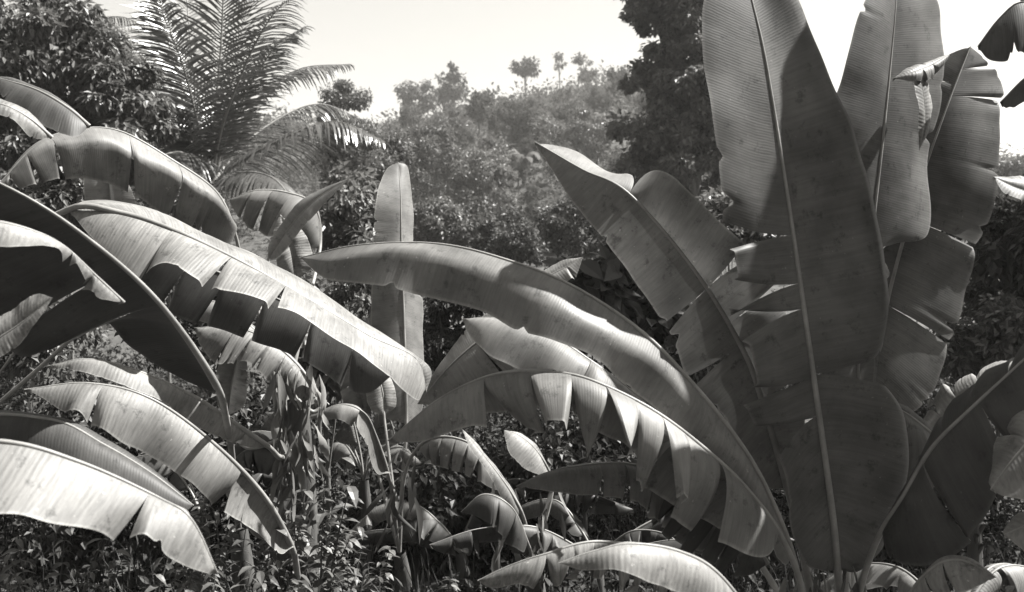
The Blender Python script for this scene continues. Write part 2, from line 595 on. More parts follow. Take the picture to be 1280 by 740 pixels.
            X = Mm + v[..., None] * vec + nn * (bl * wd + pl[..., None] * np.minimum(1, wd * 4) + (np.asarray(curl)[..., None] if inner else 0))
            V = X.reshape(-1, 3)
            i = np.arange(n - 1)[:, None] * m + np.arange(m - 1)[None, :]
            Fq = np.stack([i, i + 1, i + m + 1, i + m], -1).reshape(-1, 4)
            if sgn < 0:
                Fq = Fq[:, ::-1]
            parts.append((V, Fq))
            uvs.append(np.stack([(tm * Ltot + 3.7 * _ln[0]).ravel(), (v + 0 * s).ravel()], 1))
    V, Fq = join(parts)
    lo = link('leaf', make_mesh('leaf', V - base, Fq, mat or M_LEAF, uv=np.vstack(uvs)), plant)
    if label:
        lo['label'] = label
    # midrib and stalk in one tapering rib
    pts = [P(*q) for q in pet] + mp
    n = 90
    c = curve(pts, n)
    Lp = float(np.linalg.norm(np.diff(curve([P(*q) for q in pet] + mp[:1], 30), axis=0), axis=1).sum()) if pet else 0.0
    f0 = Lp / (Lp + Ltot)
    f = np.linspace(0, 1, n)
    rad = np.where(f < f0, rib * (1.35 - 0.35 * f / max(f0, 1e-6)), rib * (1 - 0.9 * (f - f0) / (1 - f0)) + 0.0008)
    Vr, Fr = tube_arrays(c, rad, 8)
    link('midrib', make_mesh('midrib', Vr - base, Fr, M_RIB), lo)
    return lo


def par(w, a):
    return dict(w=w, a=a)

# LEAVES_BEGIN
UP = (0, -1, 0.15)
# ---- tall upright plant at the right
pa = banana('tallest banana plant at right, upright broad leaves cut by the picture top', 1056, 3.8, (1053, 800, 3.74), 0.10, 0.07)
leaf(pa, [(1047, 715, 3.68), (1040, 640, 3.62), (1018, 480, 3.55), (985, 250, 3.5), (958, 80, 3.5), (940, 0, 3.52), (926, -55, 3.55)],
     [(1008, 705, -.03), (988, 660, -.06), (982, 590, -.08), (948, 515, -.11), (936, 450, -.12), (930, 385, -.13), (915, 315, -.13), (901, 240, -.13), (890, 150, -.13), (883, 60, -.12), (884, 0, -.1), (898, -40, -.05)],
     [(1075, 708, .04), (1108, 655, .1), (1116, 575, .16), (1112, 520, .18), (1085, 455, .16), (1095, 432, .16), (1092, 360, .26), (1078, 275, .36), (1052, 180, .34), (1022, 90, .26), (995, 10, .18), (965, -35, .1)],
     pet=[(1053, 800, 3.74), (1050, 745, 3.7)], tA=[.27, .33, .44, .48, .555], tB=[.335], ref=UP, bulge=.24, bulgeA=.03, hump=2.3, rib=.013, flop=.3, near=.8,
     twistB=[0.25, -0.05], twistA=[0.05, -.3, .15, -.5, .1, 0.0], mat=M_SHADED, gap=.02)
leaf(pa, [(1068, 570, 4.3), (1074, 430, 4.3), (1090, 290, 4.3), (1105, 160, 4.3), (1117, 40, 4.35), (1121, -10, 4.38), (1124, -55, 4.42)],
     [(1030, 500, -.08), (1018, 400, -.12), (1018, 300, -.12), (1034, 160, -.12), (1050, 100, -.1), (1072, 20, -.1), (1098, -30, -.06)],
     [(1088, 520, 0), (1094, 420, 0), (1100, 315, 0), (1171, 292, .12), (1177, 200, .14), (1190, 120, .14), (1186, 40, .14), (1180, 0, .12), (1155, -35, .06)],
     pet=[(1055, 800, 3.76), (1062, 660, 4.15)], tB=[.40], ref=UP, bulge=.06, rib=.012, flop=.1, mat=M_SHADED)
leaf(pa, [(1088, 530, 4.6), (1105, 400, 4.6), (1122, 325, 4.6), (1155, 215, 4.6), (1185, 130, 4.62), (1213, 58, 4.68)],
     [(1060, 480, 0), (1072, 380, 0), (1090, 300, .05), (1120, 200, .1), (1140, 130, .1), (1162, 86, .1), (1190, 66, .05)],
     [(1130, 520, .08), (1168, 490, .1), (1195, 420, .1), (1218, 330, .1), (1241, 240, .1), (1250, 150, .1), (1250, 105, .1), (1238, 78, .05)],
     pet=[(1058, 800, 3.78), (1072, 660, 4.3)], tA=[.78, .88], tB=[.3, .52, .85, .93], ref=UP, bulge=.05, rib=.012, mat=M_SHADED, flop=.05, gap=.003)
leaf(pa, [(1100, 668, 3.5), (1130, 620, 3.4), (1165, 560, 3.3), (1220, 505, 3.2), (1290, 440, 3.1), (1380, 350, 3.0)],
     [(1110, 642, .04), (1140, 588, .08), (1168, 535, .15), (1205, 482, .2), (1262, 452, .22), (1330, 385, .15)],
     [(1115, 700, -.1), (1175, 700, -.2), (1230, 640, -.22), (1262, 575, -.22), (1290, 530, -.2), (1350, 430, -.1)],
     pet=[(1060, 800, 3.76), (1080, 720, 3.62)], tA=[.25, .4, .52, .66, .8], tB=[.3, .55, .72], ref=(-.5, -.3, .8), bulge=.06, rib=.010, flop=.12, mat=M_DEEP_SHADE)
leaf(pa, [(1118, 625, 4.5), (1158, 548, 4.45), (1208, 492, 4.4), (1282, 452, 4.35)], [(1128, 565, .1), (1172, 487, .14), (1232, 450, .12)], [(1155, 600, -.08), (1205, 548, -.1), (1262, 498, -.08)],
     pet=[(1060, 800, 3.76), (1085, 700, 4.2)], tA=[.35, .5, .62, .75], tB=[.3, .45, .6, .72, .85], rib=.009, flop=.3, gap=.02, mat=M_PALE_LIT)
pr = banana('banana plant beyond the right edge, only torn leaf ends reach in at top right', 1430, 3.9, (1425, 640, 3.85), 0.11, 0.08)
leaf(pr, [(1450, 330, 4.1), (1400, 140, 4.2), (1330, 20, 4.2), (1280, 2, 4.2), (1250, 22, 4.2), (1222, 58, 4.2)],
     [(1430, 360, -.1), (1380, 250, -.15), (1320, 120, -.15), (1283, 62, -.12), (1258, 74, -.1), (1236, 73, -.05)],
     par([.2, .25, .2], [-30, -40, -40]), pet=[(1425, 640, 3.85), (1445, 480, 3.95)], tA=[.62, .8], ref=(0, -.2, 1), rib=.01, flop=.25, mat=M_DEEP_SHADE, nick=4, bulge=.06)
leaf(pr, [(1460, 360, 4.0), (1400, 160, 4.0), (1340, 85, 4.0), (1290, 92, 4.0), (1250, 128, 4.0)],
     [(1420, 380, -.1), (1370, 250, -.12), (1320, 150, -.12), (1285, 126, -.1), (1262, 136, -.06)],
     par([.2, .22, .15], [-20, -30, -30]), pet=[(1425, 640, 3.85), (1455, 480, 3.9)], tA=[.7], ref=(0, -.2, 1), rib=.01, flop=.2, mat=M_DEEP_SHADE, nick=4, bulge=.05)
for (xa, xb, xc, da, yb) in ((1440, 1425, 1400, 3.85, -480), (1430, 1410, 1385, 3.35, -190)):  # tall blades out of view, added to shade the arching leaves
    leaf(pr, [(xa, 520, da), (xb, 280, da), (xc, yb + 120, da - .05), (xc - 30, yb, da - .1)], par([.15, .29, .31, .28, .2], [6, 4, 4]), par([.15, .29, .31, .28, .2], [6, 4, 4]),
         pet=[(1425, 640, 3.85), (xa, 580, (da + 3.85) / 2)], ref=(1, 0, .25), tA=[.4, .7], tB=[.55], flop=.15, rib=.012, mat=M_SHADED)
leaf(pa, [(1430, 560, 3.0), (1360, 520, 2.95), (1310, 530, 2.95), (1270, 570, 2.95), (1238, 612, 2.95)],
     [(1400, 640, -.1), (1340, 660, -.12), (1310, 640, -.1), (1280, 625, -.08), (1255, 620, -.04)],
     par([.15, .2, .1], [20, 10, 0]), tA=[.4, .55, .72], tB=[.5, .7], rib=.009, flop=.3, mat=M_PALE_LIT)
leaf(pa, [(1420, 720, 3.0), (1360, 670, 2.95), (1310, 650, 2.95), (1255, 668, 2.95)],
     [(1400, 760, -.1), (1340, 730, -.12), (1300, 705, -.1)], par([.1, .14, .08], [10, 0, 0]), tA=[.5, .7], rib=.008, flop=.3, mat=M_PALE_LIT)
leaf(pa, [(1110, 780, 3.3), (1160, 715, 3.2), (1200, 700, 3.15), (1245, 722, 3.1)],
     [(1150, 780, -.06), (1180, 745, -.1), (1215, 735, -.06)], par([.05, .08, .05], [10, 5, 0]), tA=[.35, .5, .65], rib=.008, flop=.4, mat=M_PALE_LIT)
leaf(pa, [(1168, 545, 4.1), (1140, 522, 4.1), (1118, 508, 4.1), (1098, 494, 4.1)],
     [(1165, 610, -.02), (1140, 620, -.05), (1115, 560, -.05)], par([.03, .05, .03], [40, 40, 40]), rib=.008, mat=M_SHADED)
leaf(pa, [(1150, 90, 4.22), (1155, 125, 4.2), (1156, 155, 4.2), (1149, 188, 4.2)], [(1143, 100, -.04), (1147, 130, -.05), (1148, 160, -.04)], [(1161, 100, .07), (1163, 130, .08), (1160, 165, .06)],
     ref=(.7, -.5, .4), rib=.003, mat=M_PALE_LIT, bulge=.1)
leaf(pa, [(1190, 66, 4.3), (1165, 80, 4.25), (1140, 90, 4.2), (1116, 98, 4.2)], [(1165, 72, .07), (1140, 82, .06)], [(1172, 92, -.05), (1145, 100, -.05)],
     rib=.003, mat=M_PALE_LIT, tA=[.5], tB=[.4, .6], flop=.4, gap=.04)
leaf(pr, [(1330, 262, 4.5), (1290, 243, 4.5), (1265, 233, 4.5), (1242, 221, 4.5)], [(1290, 226, .08), (1262, 220, .06)], [(1285, 252, -.06), (1256, 242, -.05)],
     rib=.004, mat=M_PALE_LIT, tB=[.5])
leaf(pa, [(1102, 350, 4.15), (1096, 330, 4.15), (1090, 312, 4.15), (1085, 297, 4.15)], [(1094, 350, -.03), (1088, 330, -.03)], [(1110, 345, .05), (1103, 320, .05)], ref=(.7, -.5, .4), rib=.002, mat=M_PALE_LIT)

# ---- slanting plant left of it
pb = banana('banana plant with one broad slanting leaf, left of the tallest plant', 1018, 4.15, (1019, 790, 4.05), 0.09, 0.06)
leaf(pb, [(985, 612, 3.95), (955, 510, 3.95), (930, 440, 3.95), (870, 340, 3.98), (787, 243, 4.05), (730, 213, 4.12), (690, 190, 4.18), (668, 177, 4.2)],
     [(945, 600, .02), (905, 522, .03), (864, 480, .04), (836, 415, .04), (800, 360, .04), (760, 308, .03), (720, 258, .02), (690, 212, .0)],
     [(1005, 540, -.03), (1002, 470, -.06), (985, 395, -.08), (962, 345, -.08), (942, 316, -.08), (905, 283, -.08), (870, 248, -.06), (828, 213, -.02), (765, 217, .14), (722, 190, .12)],
     pet=[(1019, 790, 4.05), (1006, 700, 3.98)], tA=[.33, .47], tB=[.2, .38, .47, .74], ref=(-.3, -1, .3), bulge=.05, rib=.014, twistA=[.12, .05, 0], twistB=[.3, -.3, .4, 0, 0], mat=M_LEAF)
# ---- arching plant in the middle
pc = banana('banana plant whose long arching leaves cross the middle of the picture', 1002, 3.66, (1004, 806, 3.62), 0.09, 0.06)
leaf(pc, [(990, 690, 3.55), (955, 605, 3.48), (915, 540, 3.44), (860, 473, 3.4), (800, 413, 3.38), (720, 360, 3.4), (640, 327, 3.44), (550, 305, 3.5), (450, 306, 3.6), (375, 322, 3.7)],
     [(980, 705, -.03), (940, 655, -.04), (885, 590, -.04), (828, 520, -.05), (775, 475, -.08), (738, 444, -.15), (690, 428, -.2), (645, 412, -.2), (600, 384, -.2), (540, 366, -.2), (470, 354, -.2), (410, 350, -.1)],
     par([.18, .28, .28, .25, .2], [-15, -25, -25, -25, -20]), pet=[(1004, 806, 3.62), (1000, 745, 3.58)], bulge=.2, rib=.010, wav=1.6, near=.62, bref=(0, -.7, .7), fold=.45)
leaf(pc, [(975, 668, 3.4), (940, 620, 3.35), (900, 578, 3.3), (830, 522, 3.25), (760, 484, 3.25), (700, 466, 3.28), (620, 468, 3.35), (550, 498, 3.42), (485, 551, 3.5)],
     [(960, 695, -.1), (905, 670, -.15), (855, 615, -.18), (800, 575, -.18), (745, 548, -.18), (690, 535, -.16), (650, 530, -.12), (590, 535, -.08), (530, 552, -.03)],
     par([.15, .24, .26, .24, .15], [-10, -25, -30, -30, -20]), pet=[(1004, 806, 3.62), (1002, 735, 3.5)],
     tA=[.22, .31, .37, .43, .49, .56, .64, .74], tB=[.3, .5, .6], bulge=.13, rib=.010, gap=.022, near=1.0, twistA=[-.1, -.5, 0, -.75, .05, -.6, .1, -.5, .1])
leaf(pc, [(880, 600, 4.3), (830, 522, 4.25), (785, 486, 4.2), (735, 449, 4.2), (680, 415, 4.25), (620, 398, 4.3), (578, 399, 4.35)],
     [(850, 620, -.1), (800, 545, -.15), (750, 500, -.2), (700, 478, -.2), (650, 460, -.2), (612, 443, -.2), (585, 415, -.08)],
     par([.12, .2, .22, .18], [-15, -25, -25, -25]), pet=[(1006, 800, 3.66), (960, 720, 4.1)], tA=[.3, .55], bulge=.16, rib=.011, flop=.15)
leaf(pc, [(690, 380, 4.6), (650, 392, 4.6), (600, 425, 4.6), (560, 460, 4.6), (522, 505, 4.6)],
     [(660, 372, .05), (622, 385, .05), (582, 412, .05), (545, 462, .03)], [(692, 418, -.08), (648, 458, -.1), (604, 486, -.1), (562, 506, -.05)],
     tB=[.5], ref=(0, -1, .4), bulge=.05, rib=.009)
leaf(pc, [(960, 705, 3.72), (900, 632, 3.75), (840, 592, 3.8), (788, 572, 3.85)],
     [(930, 720, -.1), (880, 705, -.14), (830, 672, -.14), (797, 620, -.1)], par([.12, .15, .1], [-10, -20, -20]),
     tA=[.2, .3, .4, .5, .6, .7, .8], rib=.009, flop=.35, mat=M_DEEP_SHADE, gap=.025)
leaf(pc, [(920, 650, 4.0), (850, 603, 3.8), (787, 580, 3.7), (720, 583, 3.6), (680, 592, 3.6), (645, 608, 3.6)],
     [(880, 690, -.1), (830, 655, -.12), (786, 622, -.12), (725, 618, -.1), (690, 614, -.08), (662, 610, -.03)], par([.1, .14, .1], [-20, -30, -30]),
     tA=[.35, .43, .5, .6, .7], rib=.009, flop=.25)
leaf(pc, [(930, 790, 3.4), (830, 700, 3.2), (750, 677, 3.1), (680, 693, 3.05), (635, 708, 3.05), (597, 726, 3.05)],
     [(890, 810, -.08), (810, 755, -.1), (745, 722, -.1), (685, 735, -.1), (645, 728, -.06), (615, 735, -.03)], par([.06, .08, .05], [-20, -30, -30]),
     tA=[.3, .36, .42, .47, .53, .6, .66, .72, .8], rib=.009, flop=.35, gap=.03, mat=M_DRY)
leaf(pc, [(960, 800, 2.8), (900, 720, 2.7), (850, 690, 2.65), (790, 680, 2.6), (740, 690, 2.6), (699, 704, 2.6)],
     [(930, 820, -.06), (870, 752, -.1), (810, 728, -.1), (770, 713, -.08), (730, 713, -.04)], par([.06, .1, .06], [0, -10, -10]), rib=.009, mat=M_PALE_LIT)
leaf(pc, [(760, 345, 5.2), (700, 345, 5.2), (728, 322, 5.2)] [:0] or [(640, 370, 5.2), (680, 348, 5.2), (705, 335, 5.2), (729, 321, 5.2)],
     [(680, 338, .05), (705, 326, .05)], [(680, 365, -.06), (715, 348, -.06)], tB=[.5, .75], ref=(0, -.5, 1), rib=.008, mat=M_PALE_LIT)

# ---- young plant in the centre with one erect leaf
pd = banana('slender young banana plant with one narrow erect leaf, centre left', 500, 5.9, (499, 690, 5.8), 0.06, 0.035)
leaf(pd, [(508, 530, 5.95), (505, 400, 6), (502, 320, 6.02), (501, 250, 6.06), (498, 203, 6.14)],
     [(482, 520, -.02), (468, 470, -.04), (464, 400, -.04), (466, 320, -.06), (470, 250, -.06), (482, 213, -.02)],
     [(526, 515, .1), (532, 450, .12), (528, 370, .12), (516, 310, .12), (514, 250, .1), (510, 210, .04)],
     pet=[(499, 690, 5.8), (503, 600, 5.9)], ref=UP, bulge=.06, rib=.010, wav=1.2)
leaf(pd, [(522, 560, 5.6), (550, 546, 5.5), (590, 556, 5.45), (632, 600, 5.4)], [(540, 580, -.08), (580, 592, -.1), (618, 612, -.05)],
     par([.08, .12, .08], [-20, -30, -30]), pet=[(499, 690, 5.8), (505, 600, 5.7)], tA=[.2, .32, .44, .56, .68], rib=.009, flop=.25, gap=.02)
pi = banana('low shaded banana plant in the middle, behind the torn arching leaf', 668, 5.3, (664, 700, 5.25), 0.06, 0.04)
leaf(pi, [(652, 640, 5.0), (635, 610, 5), (605, 570, 5), (578, 537, 5)], [(640, 645, -.04), (615, 600, -.05), (588, 560, -.04)],
     par([.03, .06, .03], [10, 10, 10]), pet=[(664, 700, 5.25), (660, 670, 5.1)], rib=.008, mat=M_PALE_LIT)
leaf(pi, [(690, 600, 5.3), (672, 565, 5.3), (650, 545, 5.3), (630, 538, 5.3)], [(665, 590, -.1), (640, 570, -.12), (632, 552, -.06)],
     par([.04, .06, .03], [10, 10, 10]), pet=[(664, 700, 5.25), (685, 640, 5.28)], rib=.007, mat=M_PALE_LIT)
leaf(pi, [(660, 680, 4.9), (640, 635, 4.8), (605, 618, 4.8), (576, 640, 4.8)], [(650, 690, -.1), (620, 660, -.12), (595, 645, -.06)],
     par([.06, .1, .05], [-10, -20, -20]), pet=[(664, 700, 5.25), (663, 690, 5.05)], tA=[.4, .6], rib=.007, mat=M_DEEP_SHADE)
leaf(pd, [(485, 590, 5.6), (470, 545, 5.5), (455, 516, 5.4), (425, 506, 5.4), (384, 522, 5.4)], [(470, 590, -.06), (452, 545, -.1), (425, 521, -.1), (402, 524, -.05)],
     par([.05, .08, .05], [-10, -10, -10]), pet=[(499, 690, 5.8), (492, 630, 5.7)], rib=.008, tA=[.6])
leaf(pd, [(455, 520, 6), (450, 490, 6), (440, 465, 6), (425, 440, 6)], [(435, 515, -.04), (425, 485, -.05), (420, 460, -.03)], [(470, 505, .04), (462, 475, .04), (445, 450, .03)],
     pet=[(499, 690, 5.8), (475, 600, 5.9)], ref=(.3, -1, .5), rib=.008, tA=[.5])
leaf(pd, [(480, 520, 5.9), (478, 490, 5.9), (470, 462, 5.9), (462, 445, 5.9)], [(462, 510, -.04), (458, 485, -.05), (455, 465, -.03)], [(495, 505, .04), (490, 475, .04), (475, 450, .03)],
     pet=[(499, 690, 5.8), (490, 600, 5.8)], ref=(.3, -1, .7), rib=.008, mat=M_PALE_LIT)

# ---- left: plant behind, long pale leaf
pg = banana('banana plant at left with a long pale ribbed leaf sloping right', -70, 5.6, (-66, 560, 5.4), 0.07, 0.045)
leaf(pg, [(85, 262, 4.2), (150, 266, 4.2), (215, 287, 4.22), (300, 327, 4.25), (385, 374, 4.3), (460, 419, 4.38), (520, 448, 4.45), (533, 490, 4.5)],
     [(110, 252, .2), (180, 257, .28), (250, 284, .28), (320, 319, .25), (388, 356, .2), (440, 397, .15), (500, 432, .1), (538, 460, .05)],
     [(115, 295, -.1), (165, 338, -.2), (208, 328, -.22), (255, 350, -.25), (330, 368, -.25), (400, 410, -.25), (455, 445, -.25), (495, 475, -.18), (524, 500, -.08)],
     pet=[(-66, 560, 5.4), (20, 330, 4.4)], tB=[.25, .40, .54], bulge=.08, rib=.013, mat=M_PALE_LIT, twistB=[-.12, -.08, -.1, -.05], gap=.006, near=.85)
leaf(pg, [(120, 288, 4.7), (200, 312, 4.7), (300, 352, 4.7), (400, 402, 4.75), (490, 470, 4.8)],
     None, [(160, 370, -.05), (220, 395, -.08), (300, 420, -.08), (380, 450, -.08), (450, 492, -.04)],
     pet=[(-66, 560, 5.4), (60, 380, 5.0)], tB=[.3, .42, .55, .7, .85], rib=.006, mat=M_DEEP_SHADE, flop=.12, bulge=.03)
leaf(pg, [(140, 310, 5.6), (139, 260, 5.6), (136, 225, 5.6), (132, 190, 5.6)], [(112, 300, -.03), (106, 255, -.04), (108, 215, -.03)], [(175, 290, -.06), (168, 250, -.08), (155, 222, -.05)],
     pet=[(-66, 560, 5.4), (110, 400, 5.2)], ref=(.2, -1, .3), rib=.009)

# ---- left: near dark leaf and its plant
pe = banana('banana plant at left whose near dark leaf shows a pale curving midrib', 300, 5.2, (298, 660, 5.1), 0.07, 0.045)
leaf(pe, [(272, 485, 3.45), (230, 418, 3.15), (180, 358, 3.0), (110, 298, 2.85), (40, 250, 2.75), (-50, 205, 2.7)],
     [(268, 482, .14), (222, 440, .2), (165, 385, .22), (95, 325, .22), (20, 282, .2), (-35, 240, .12)],
     [(258, 486, .04), (215, 468, .08), (168, 438, .1), (122, 402, .11), (80, 425, .12), (25, 440, .12), (-40, 390, .1), (-80, 300, .06)],
     pet=[(298, 660, 5.1), (290, 570, 4.6), (282, 520, 3.9)], ref=(0, 0, 1), bulge=.06, rib=.012, mat=M_DEEP_SHADE, tB=[.42, .56], near=.0, flop=.05)
leaf(pe, [(155, 378, 2.8), (120, 345, 2.75), (80, 308, 2.7), (40, 288, 2.65), (-20, 276, 2.6), (-90, 285, 2.6)],
     par([.03, .03, .03], [20, 10, 10]), [(138, 375, -.03), (118, 366, -.04), (92, 320, -.03), (60, 305, -.05), (10, 305, -.06), (-50, 305, -.04)],
     tB=[.2, .34], rib=.004, mat=M_PALE_LIT, flop=.2)
leaf(pe, [(-60, 455, 2.6), (0, 422, 2.6), (35, 398, 2.6), (66, 372, 2.6)], [(-20, 405, .03), (15, 385, .04), (45, 368, .03)], [(-20, 455, -.04), (20, 432, -.04), (48, 400, -.03)],
     ref=(0, -.4, 1), rib=.006, mat=M_DRY)

# ---- left: arching leaf at upper left
pf = banana('banana plant at upper left with a leaf arching before the palm', 356, 5.75, (350, 540, 5.65), 0.06, 0.04)
leaf(pf, [(293, 290, 5.25), (270, 240, 5.15), (215, 200, 5.0), (150, 164, 4.9), (95, 162, 4.8), (45, 182, 4.7), (-10, 240, 4.6)],
     par([.15, .24, .22, .15], [-10, -15, -15, -15]),
     [(285, 305, -.08), (258, 296, -.14), (215, 276, -.18), (160, 238, -.18), (110, 222, -.18), (60, 225, -.14), (15, 240, -.06)],
     pet=[(350, 540, 5.65), (335, 430, 5.5), (306, 345, 5.4)], tB=[.32, .5, .75, .84, .92], bulge=.36, rib=.009, flop=.08, near=.3, bref=(0, -.7, .7), fold=.33)
leaf(pf, [(400, 310, 6.3), (393, 258, 6.3), (360, 241, 6.3), (320, 238, 6.3), (286, 250, 6.3)], par([.1, .15, .1], [-10, -15, -15]),
     [(385, 310, -.08), (360, 298, -.12), (325, 292, -.12), (298, 272, -.06)], pet=[(350, 540, 5.65), (380, 400, 5.9)], tB=[.5, .65, .8], rib=.01, flop=.2)
leaf(pf, [(335, 325, 6.0), (362, 285, 6.0), (392, 252, 6.0), (438, 222, 6.0)], [(338, 300, .02), (372, 255, .04), (405, 235, .03)], [(352, 318, -.02), (382, 280, -.05), (412, 248, -.03)],
     pet=[(350, 540, 5.65), (325, 380, 5.6)], ref=(0, -1, .5), rib=.008)
leaf(pf, [(372, 350, 6.2), (365, 318, 6.2), (358, 290, 6.2), (350, 268, 6.2)], [(350, 345, -.03), (345, 318, -.04), (342, 290, -.03)], [(392, 330, .03), (385, 300, .04), (372, 280, .03)],
     pet=[(350, 540, 5.65), (360, 400, 5.8)], ref=(.6, -1, .8), rib=.008, mat=M_PALE_LIT, tA=[.5])
leaf(pf, [(65, 172, 3.6), (35, 147, 3.55), (0, 130, 3.5), (-60, 120, 3.5)], [(50, 155, .05), (25, 135, .06), (-20, 118, .05)], [(40, 172, -.03), (15, 148, -.04), (-20, 138, -.03)], rib=.007, mat=M_PALE_LIT)
leaf(pf, [(112, 158, 4.0), (85, 135, 4.0), (45, 112, 4.0), (-10, 95, 4.0)], [(100, 145, .04), (65, 118, .05), (20, 98, .04)], [(90, 172, -.08), (50, 155, -.1), (10, 130, -.08)], rib=.008, mat=M_DEEP_SHADE)

# ---- lower left pair of arching leaves, stem hung with dead leaves
ph = banana('banana plant at lower left with two pale leaves arching left, stem hung with dead leaves', 378, 5.0, (372, 500, 4.85), 0.08, 0.05)
leaf(ph, [(364, 682, 4.2), (330, 620, 4.05), (270, 557, 3.9), (190, 499, 3.75), (110, 479, 3.7), (30, 487, 3.65)],
     par([.12, .2, .18, .1], [-15, -20, -20, -20]),
     [(350, 692, -.05), (320, 664, -.1), (280, 640, -.15), (240, 602, -.2), (190, 566, -.2), (150, 546, -.2), (98, 512, -.15), (78, 512, -.1), (52, 496, -.04)],
     pet=[(376, 760, 4.75), (372, 720, 4.45)], tB=[.26, .33, .8], bulge=.1, rib=.012, mat=M_PALE_LIT, gap=.005, flop=.1)
leaf(ph, [(334, 557, 4.45), (290, 527, 4.3), (240, 494, 4.15), (170, 463, 4.05), (110, 449, 4.0), (58, 458, 4.0)],
     par([.1, .16, .14, .08], [-15, -20, -20, -20]),
     [(318, 560, -.05), (280, 548, -.1), (235, 524, -.13), (205, 500, -.15), (160, 484, -.14), (105, 466, -.08)],
     pet=[(372, 560, 4.87), (352, 572, 4.7)], tB=[.14, .46], bulge=.1, rib=.011, mat=M_PALE_LIT, gap=.005, flop=.1)
leaf(ph, [(386, 482, 5.2), (352, 447, 5.2), (310, 405, 5.2), (268, 377, 5.2), (226, 384, 5.2)], par([.08, .12, .08], [-10, -15, -15]),
     [(370, 485, -.05), (328, 445, -.1), (290, 412, -.1), (252, 402, -.05)], pet=[(372, 500, 4.85), (384, 505, 5.0)], tB=[.3, .55, .75], rib=.009, flop=.2)
leaf(ph, [(400, 498, 4.9), (368, 452, 4.9), (325, 420, 4.9), (285, 408, 4.9), (243, 410, 4.9)], par([.08, .12, .08], [-10, -15, -15]),
     [(385, 505, -.06), (345, 484, -.12), (310, 452, -.12), (272, 455, -.12), (250, 430, -.05)], pet=[(372, 500, 4.85), (392, 515, 4.88)], tB=[.2, .28, .36, .48, .6, .72], rib=.009, flop=.12, mat=M_PALE_LIT)
leaf(ph, [(285, 520, 5.1), (290, 480, 5.1), (296, 450, 5.1), (298, 420, 5.1)], [(272, 505, -.03), (270, 470, -.04), (280, 440, -.03)], [(305, 505, -.03), (310, 470, -.04), (308, 440, -.03)],
     pet=[(372, 540, 4.87), (310, 560, 5.0)], ref=UP, rib=.008)

# ---- nearest leaf, bottom left corner
pn = banana('nearest banana plant, one blurred pale leaf reaching in at bottom left', -260, 2.35, (-255, 700, 2.35), 0.07, 0.05)
leaf(pn, [(-230, 640, 2.33), (-120, 565, 2.3), (0, 552, 2.3), (100, 578, 2.35), (200, 623, 2.4), (240, 650, 2.4), (272, 716, 2.42)],
     par([.1, .14, .12, .06], [0, -20, -25, -20]),
     [(-180, 690, -.05), (-90, 660, -.14), (0, 642, -.16), (80, 657, -.16), (175, 663, -.14), (215, 698, -.1), (256, 716, -.03)],
     pet=[(-255, 700, 2.35), (-245, 665, 2.34)], tB=[.76], bulge=.06, rib=.009, mat=M_PALE_LIT, wav=.7, flop=.05)
leaf(pn, [(-200, 640, 3.0), (-60, 530, 3.0), (60, 524, 3.0), (130, 556, 3.0), (190, 592, 3.0), (242, 632, 3.0)],
     par([.05, .1, .08, .05], [0, -10, -10, -10]), [(-100, 640, -.08), (20, 600, -.1), (110, 590, -.1), (170, 615, -.08), (222, 640, -.04)],
     pet=[(-255, 700, 2.35), (-235, 665, 2.7)], rib=.009, mat=M_DEEP_SHADE)
# ---- low plants in the shade between the big ones
def low_plant(label, bx, d, ty, n, spread, rise, seed, mats):
    r = np.random.default_rng(seed)
    p = banana(label, bx, d, (bx, ty, d), .05, .03, group='low banana plants in the shade')
    for k in range(n):
        sx = (-1) ** k * (.3 + 1.0 * r.random()) * spread
        up = rise * (.35 + .9 * r.random())
        dz = r.normal() * .35
        b0 = (bx + sx * .12, ty - up * .45, d + dz * .2)
        mid = [b0, (bx + sx * .4, ty - up, d + dz * .5), (bx + sx * .75, ty - up * .95, d + dz * .8), (bx + sx * (1.0 + .2 * r.random()), ty - up * (.8 - .55 * r.random()), d + dz)]
        ts = sorted(.12 + .8 * r.random(int(r.integers(4, 11))))
        wv = .08 + .07 * r.random()
        sl = -25 - 35 * r.random()
        leaf(p, mid, par([wv * .6, wv, wv, wv * .7], [sl, sl, sl - 15]), par([wv * .6, wv, wv, wv * .7], [sl, sl, sl - 15]), pet=[(bx, ty, d)], tA=ts, tB=ts[::2],
             rib=.006, mat=mats[k % len(mats)], flop=.8, gap=.03, nu=110)


MX = (M_DEEP_SHADE, M_SHADED, M_DEEP_SHADE, M_PALE_LIT)
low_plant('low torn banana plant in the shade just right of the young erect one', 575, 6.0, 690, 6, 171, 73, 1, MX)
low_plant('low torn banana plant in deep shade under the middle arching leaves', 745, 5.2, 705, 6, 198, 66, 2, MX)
low_plant('low torn banana plant under the end of the long pale leaf', 455, 6.4, 600, 6, 126, 84, 3, (M_LEAF, M_PALE_LIT))
low_plant('low torn banana plant at bottom right below the tallest plant', 1195, 3.9, 790, 6, 171, 66, 4, (M_PALE_LIT, M_LEAF))
low_plant('low torn banana plant behind the tallest plant at the right edge', 1215, 5.6, 620, 6, 216, 91, 6, (M_LEAF, M_PALE_LIT))
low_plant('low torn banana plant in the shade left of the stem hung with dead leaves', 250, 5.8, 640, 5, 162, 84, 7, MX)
# LEAVES_END

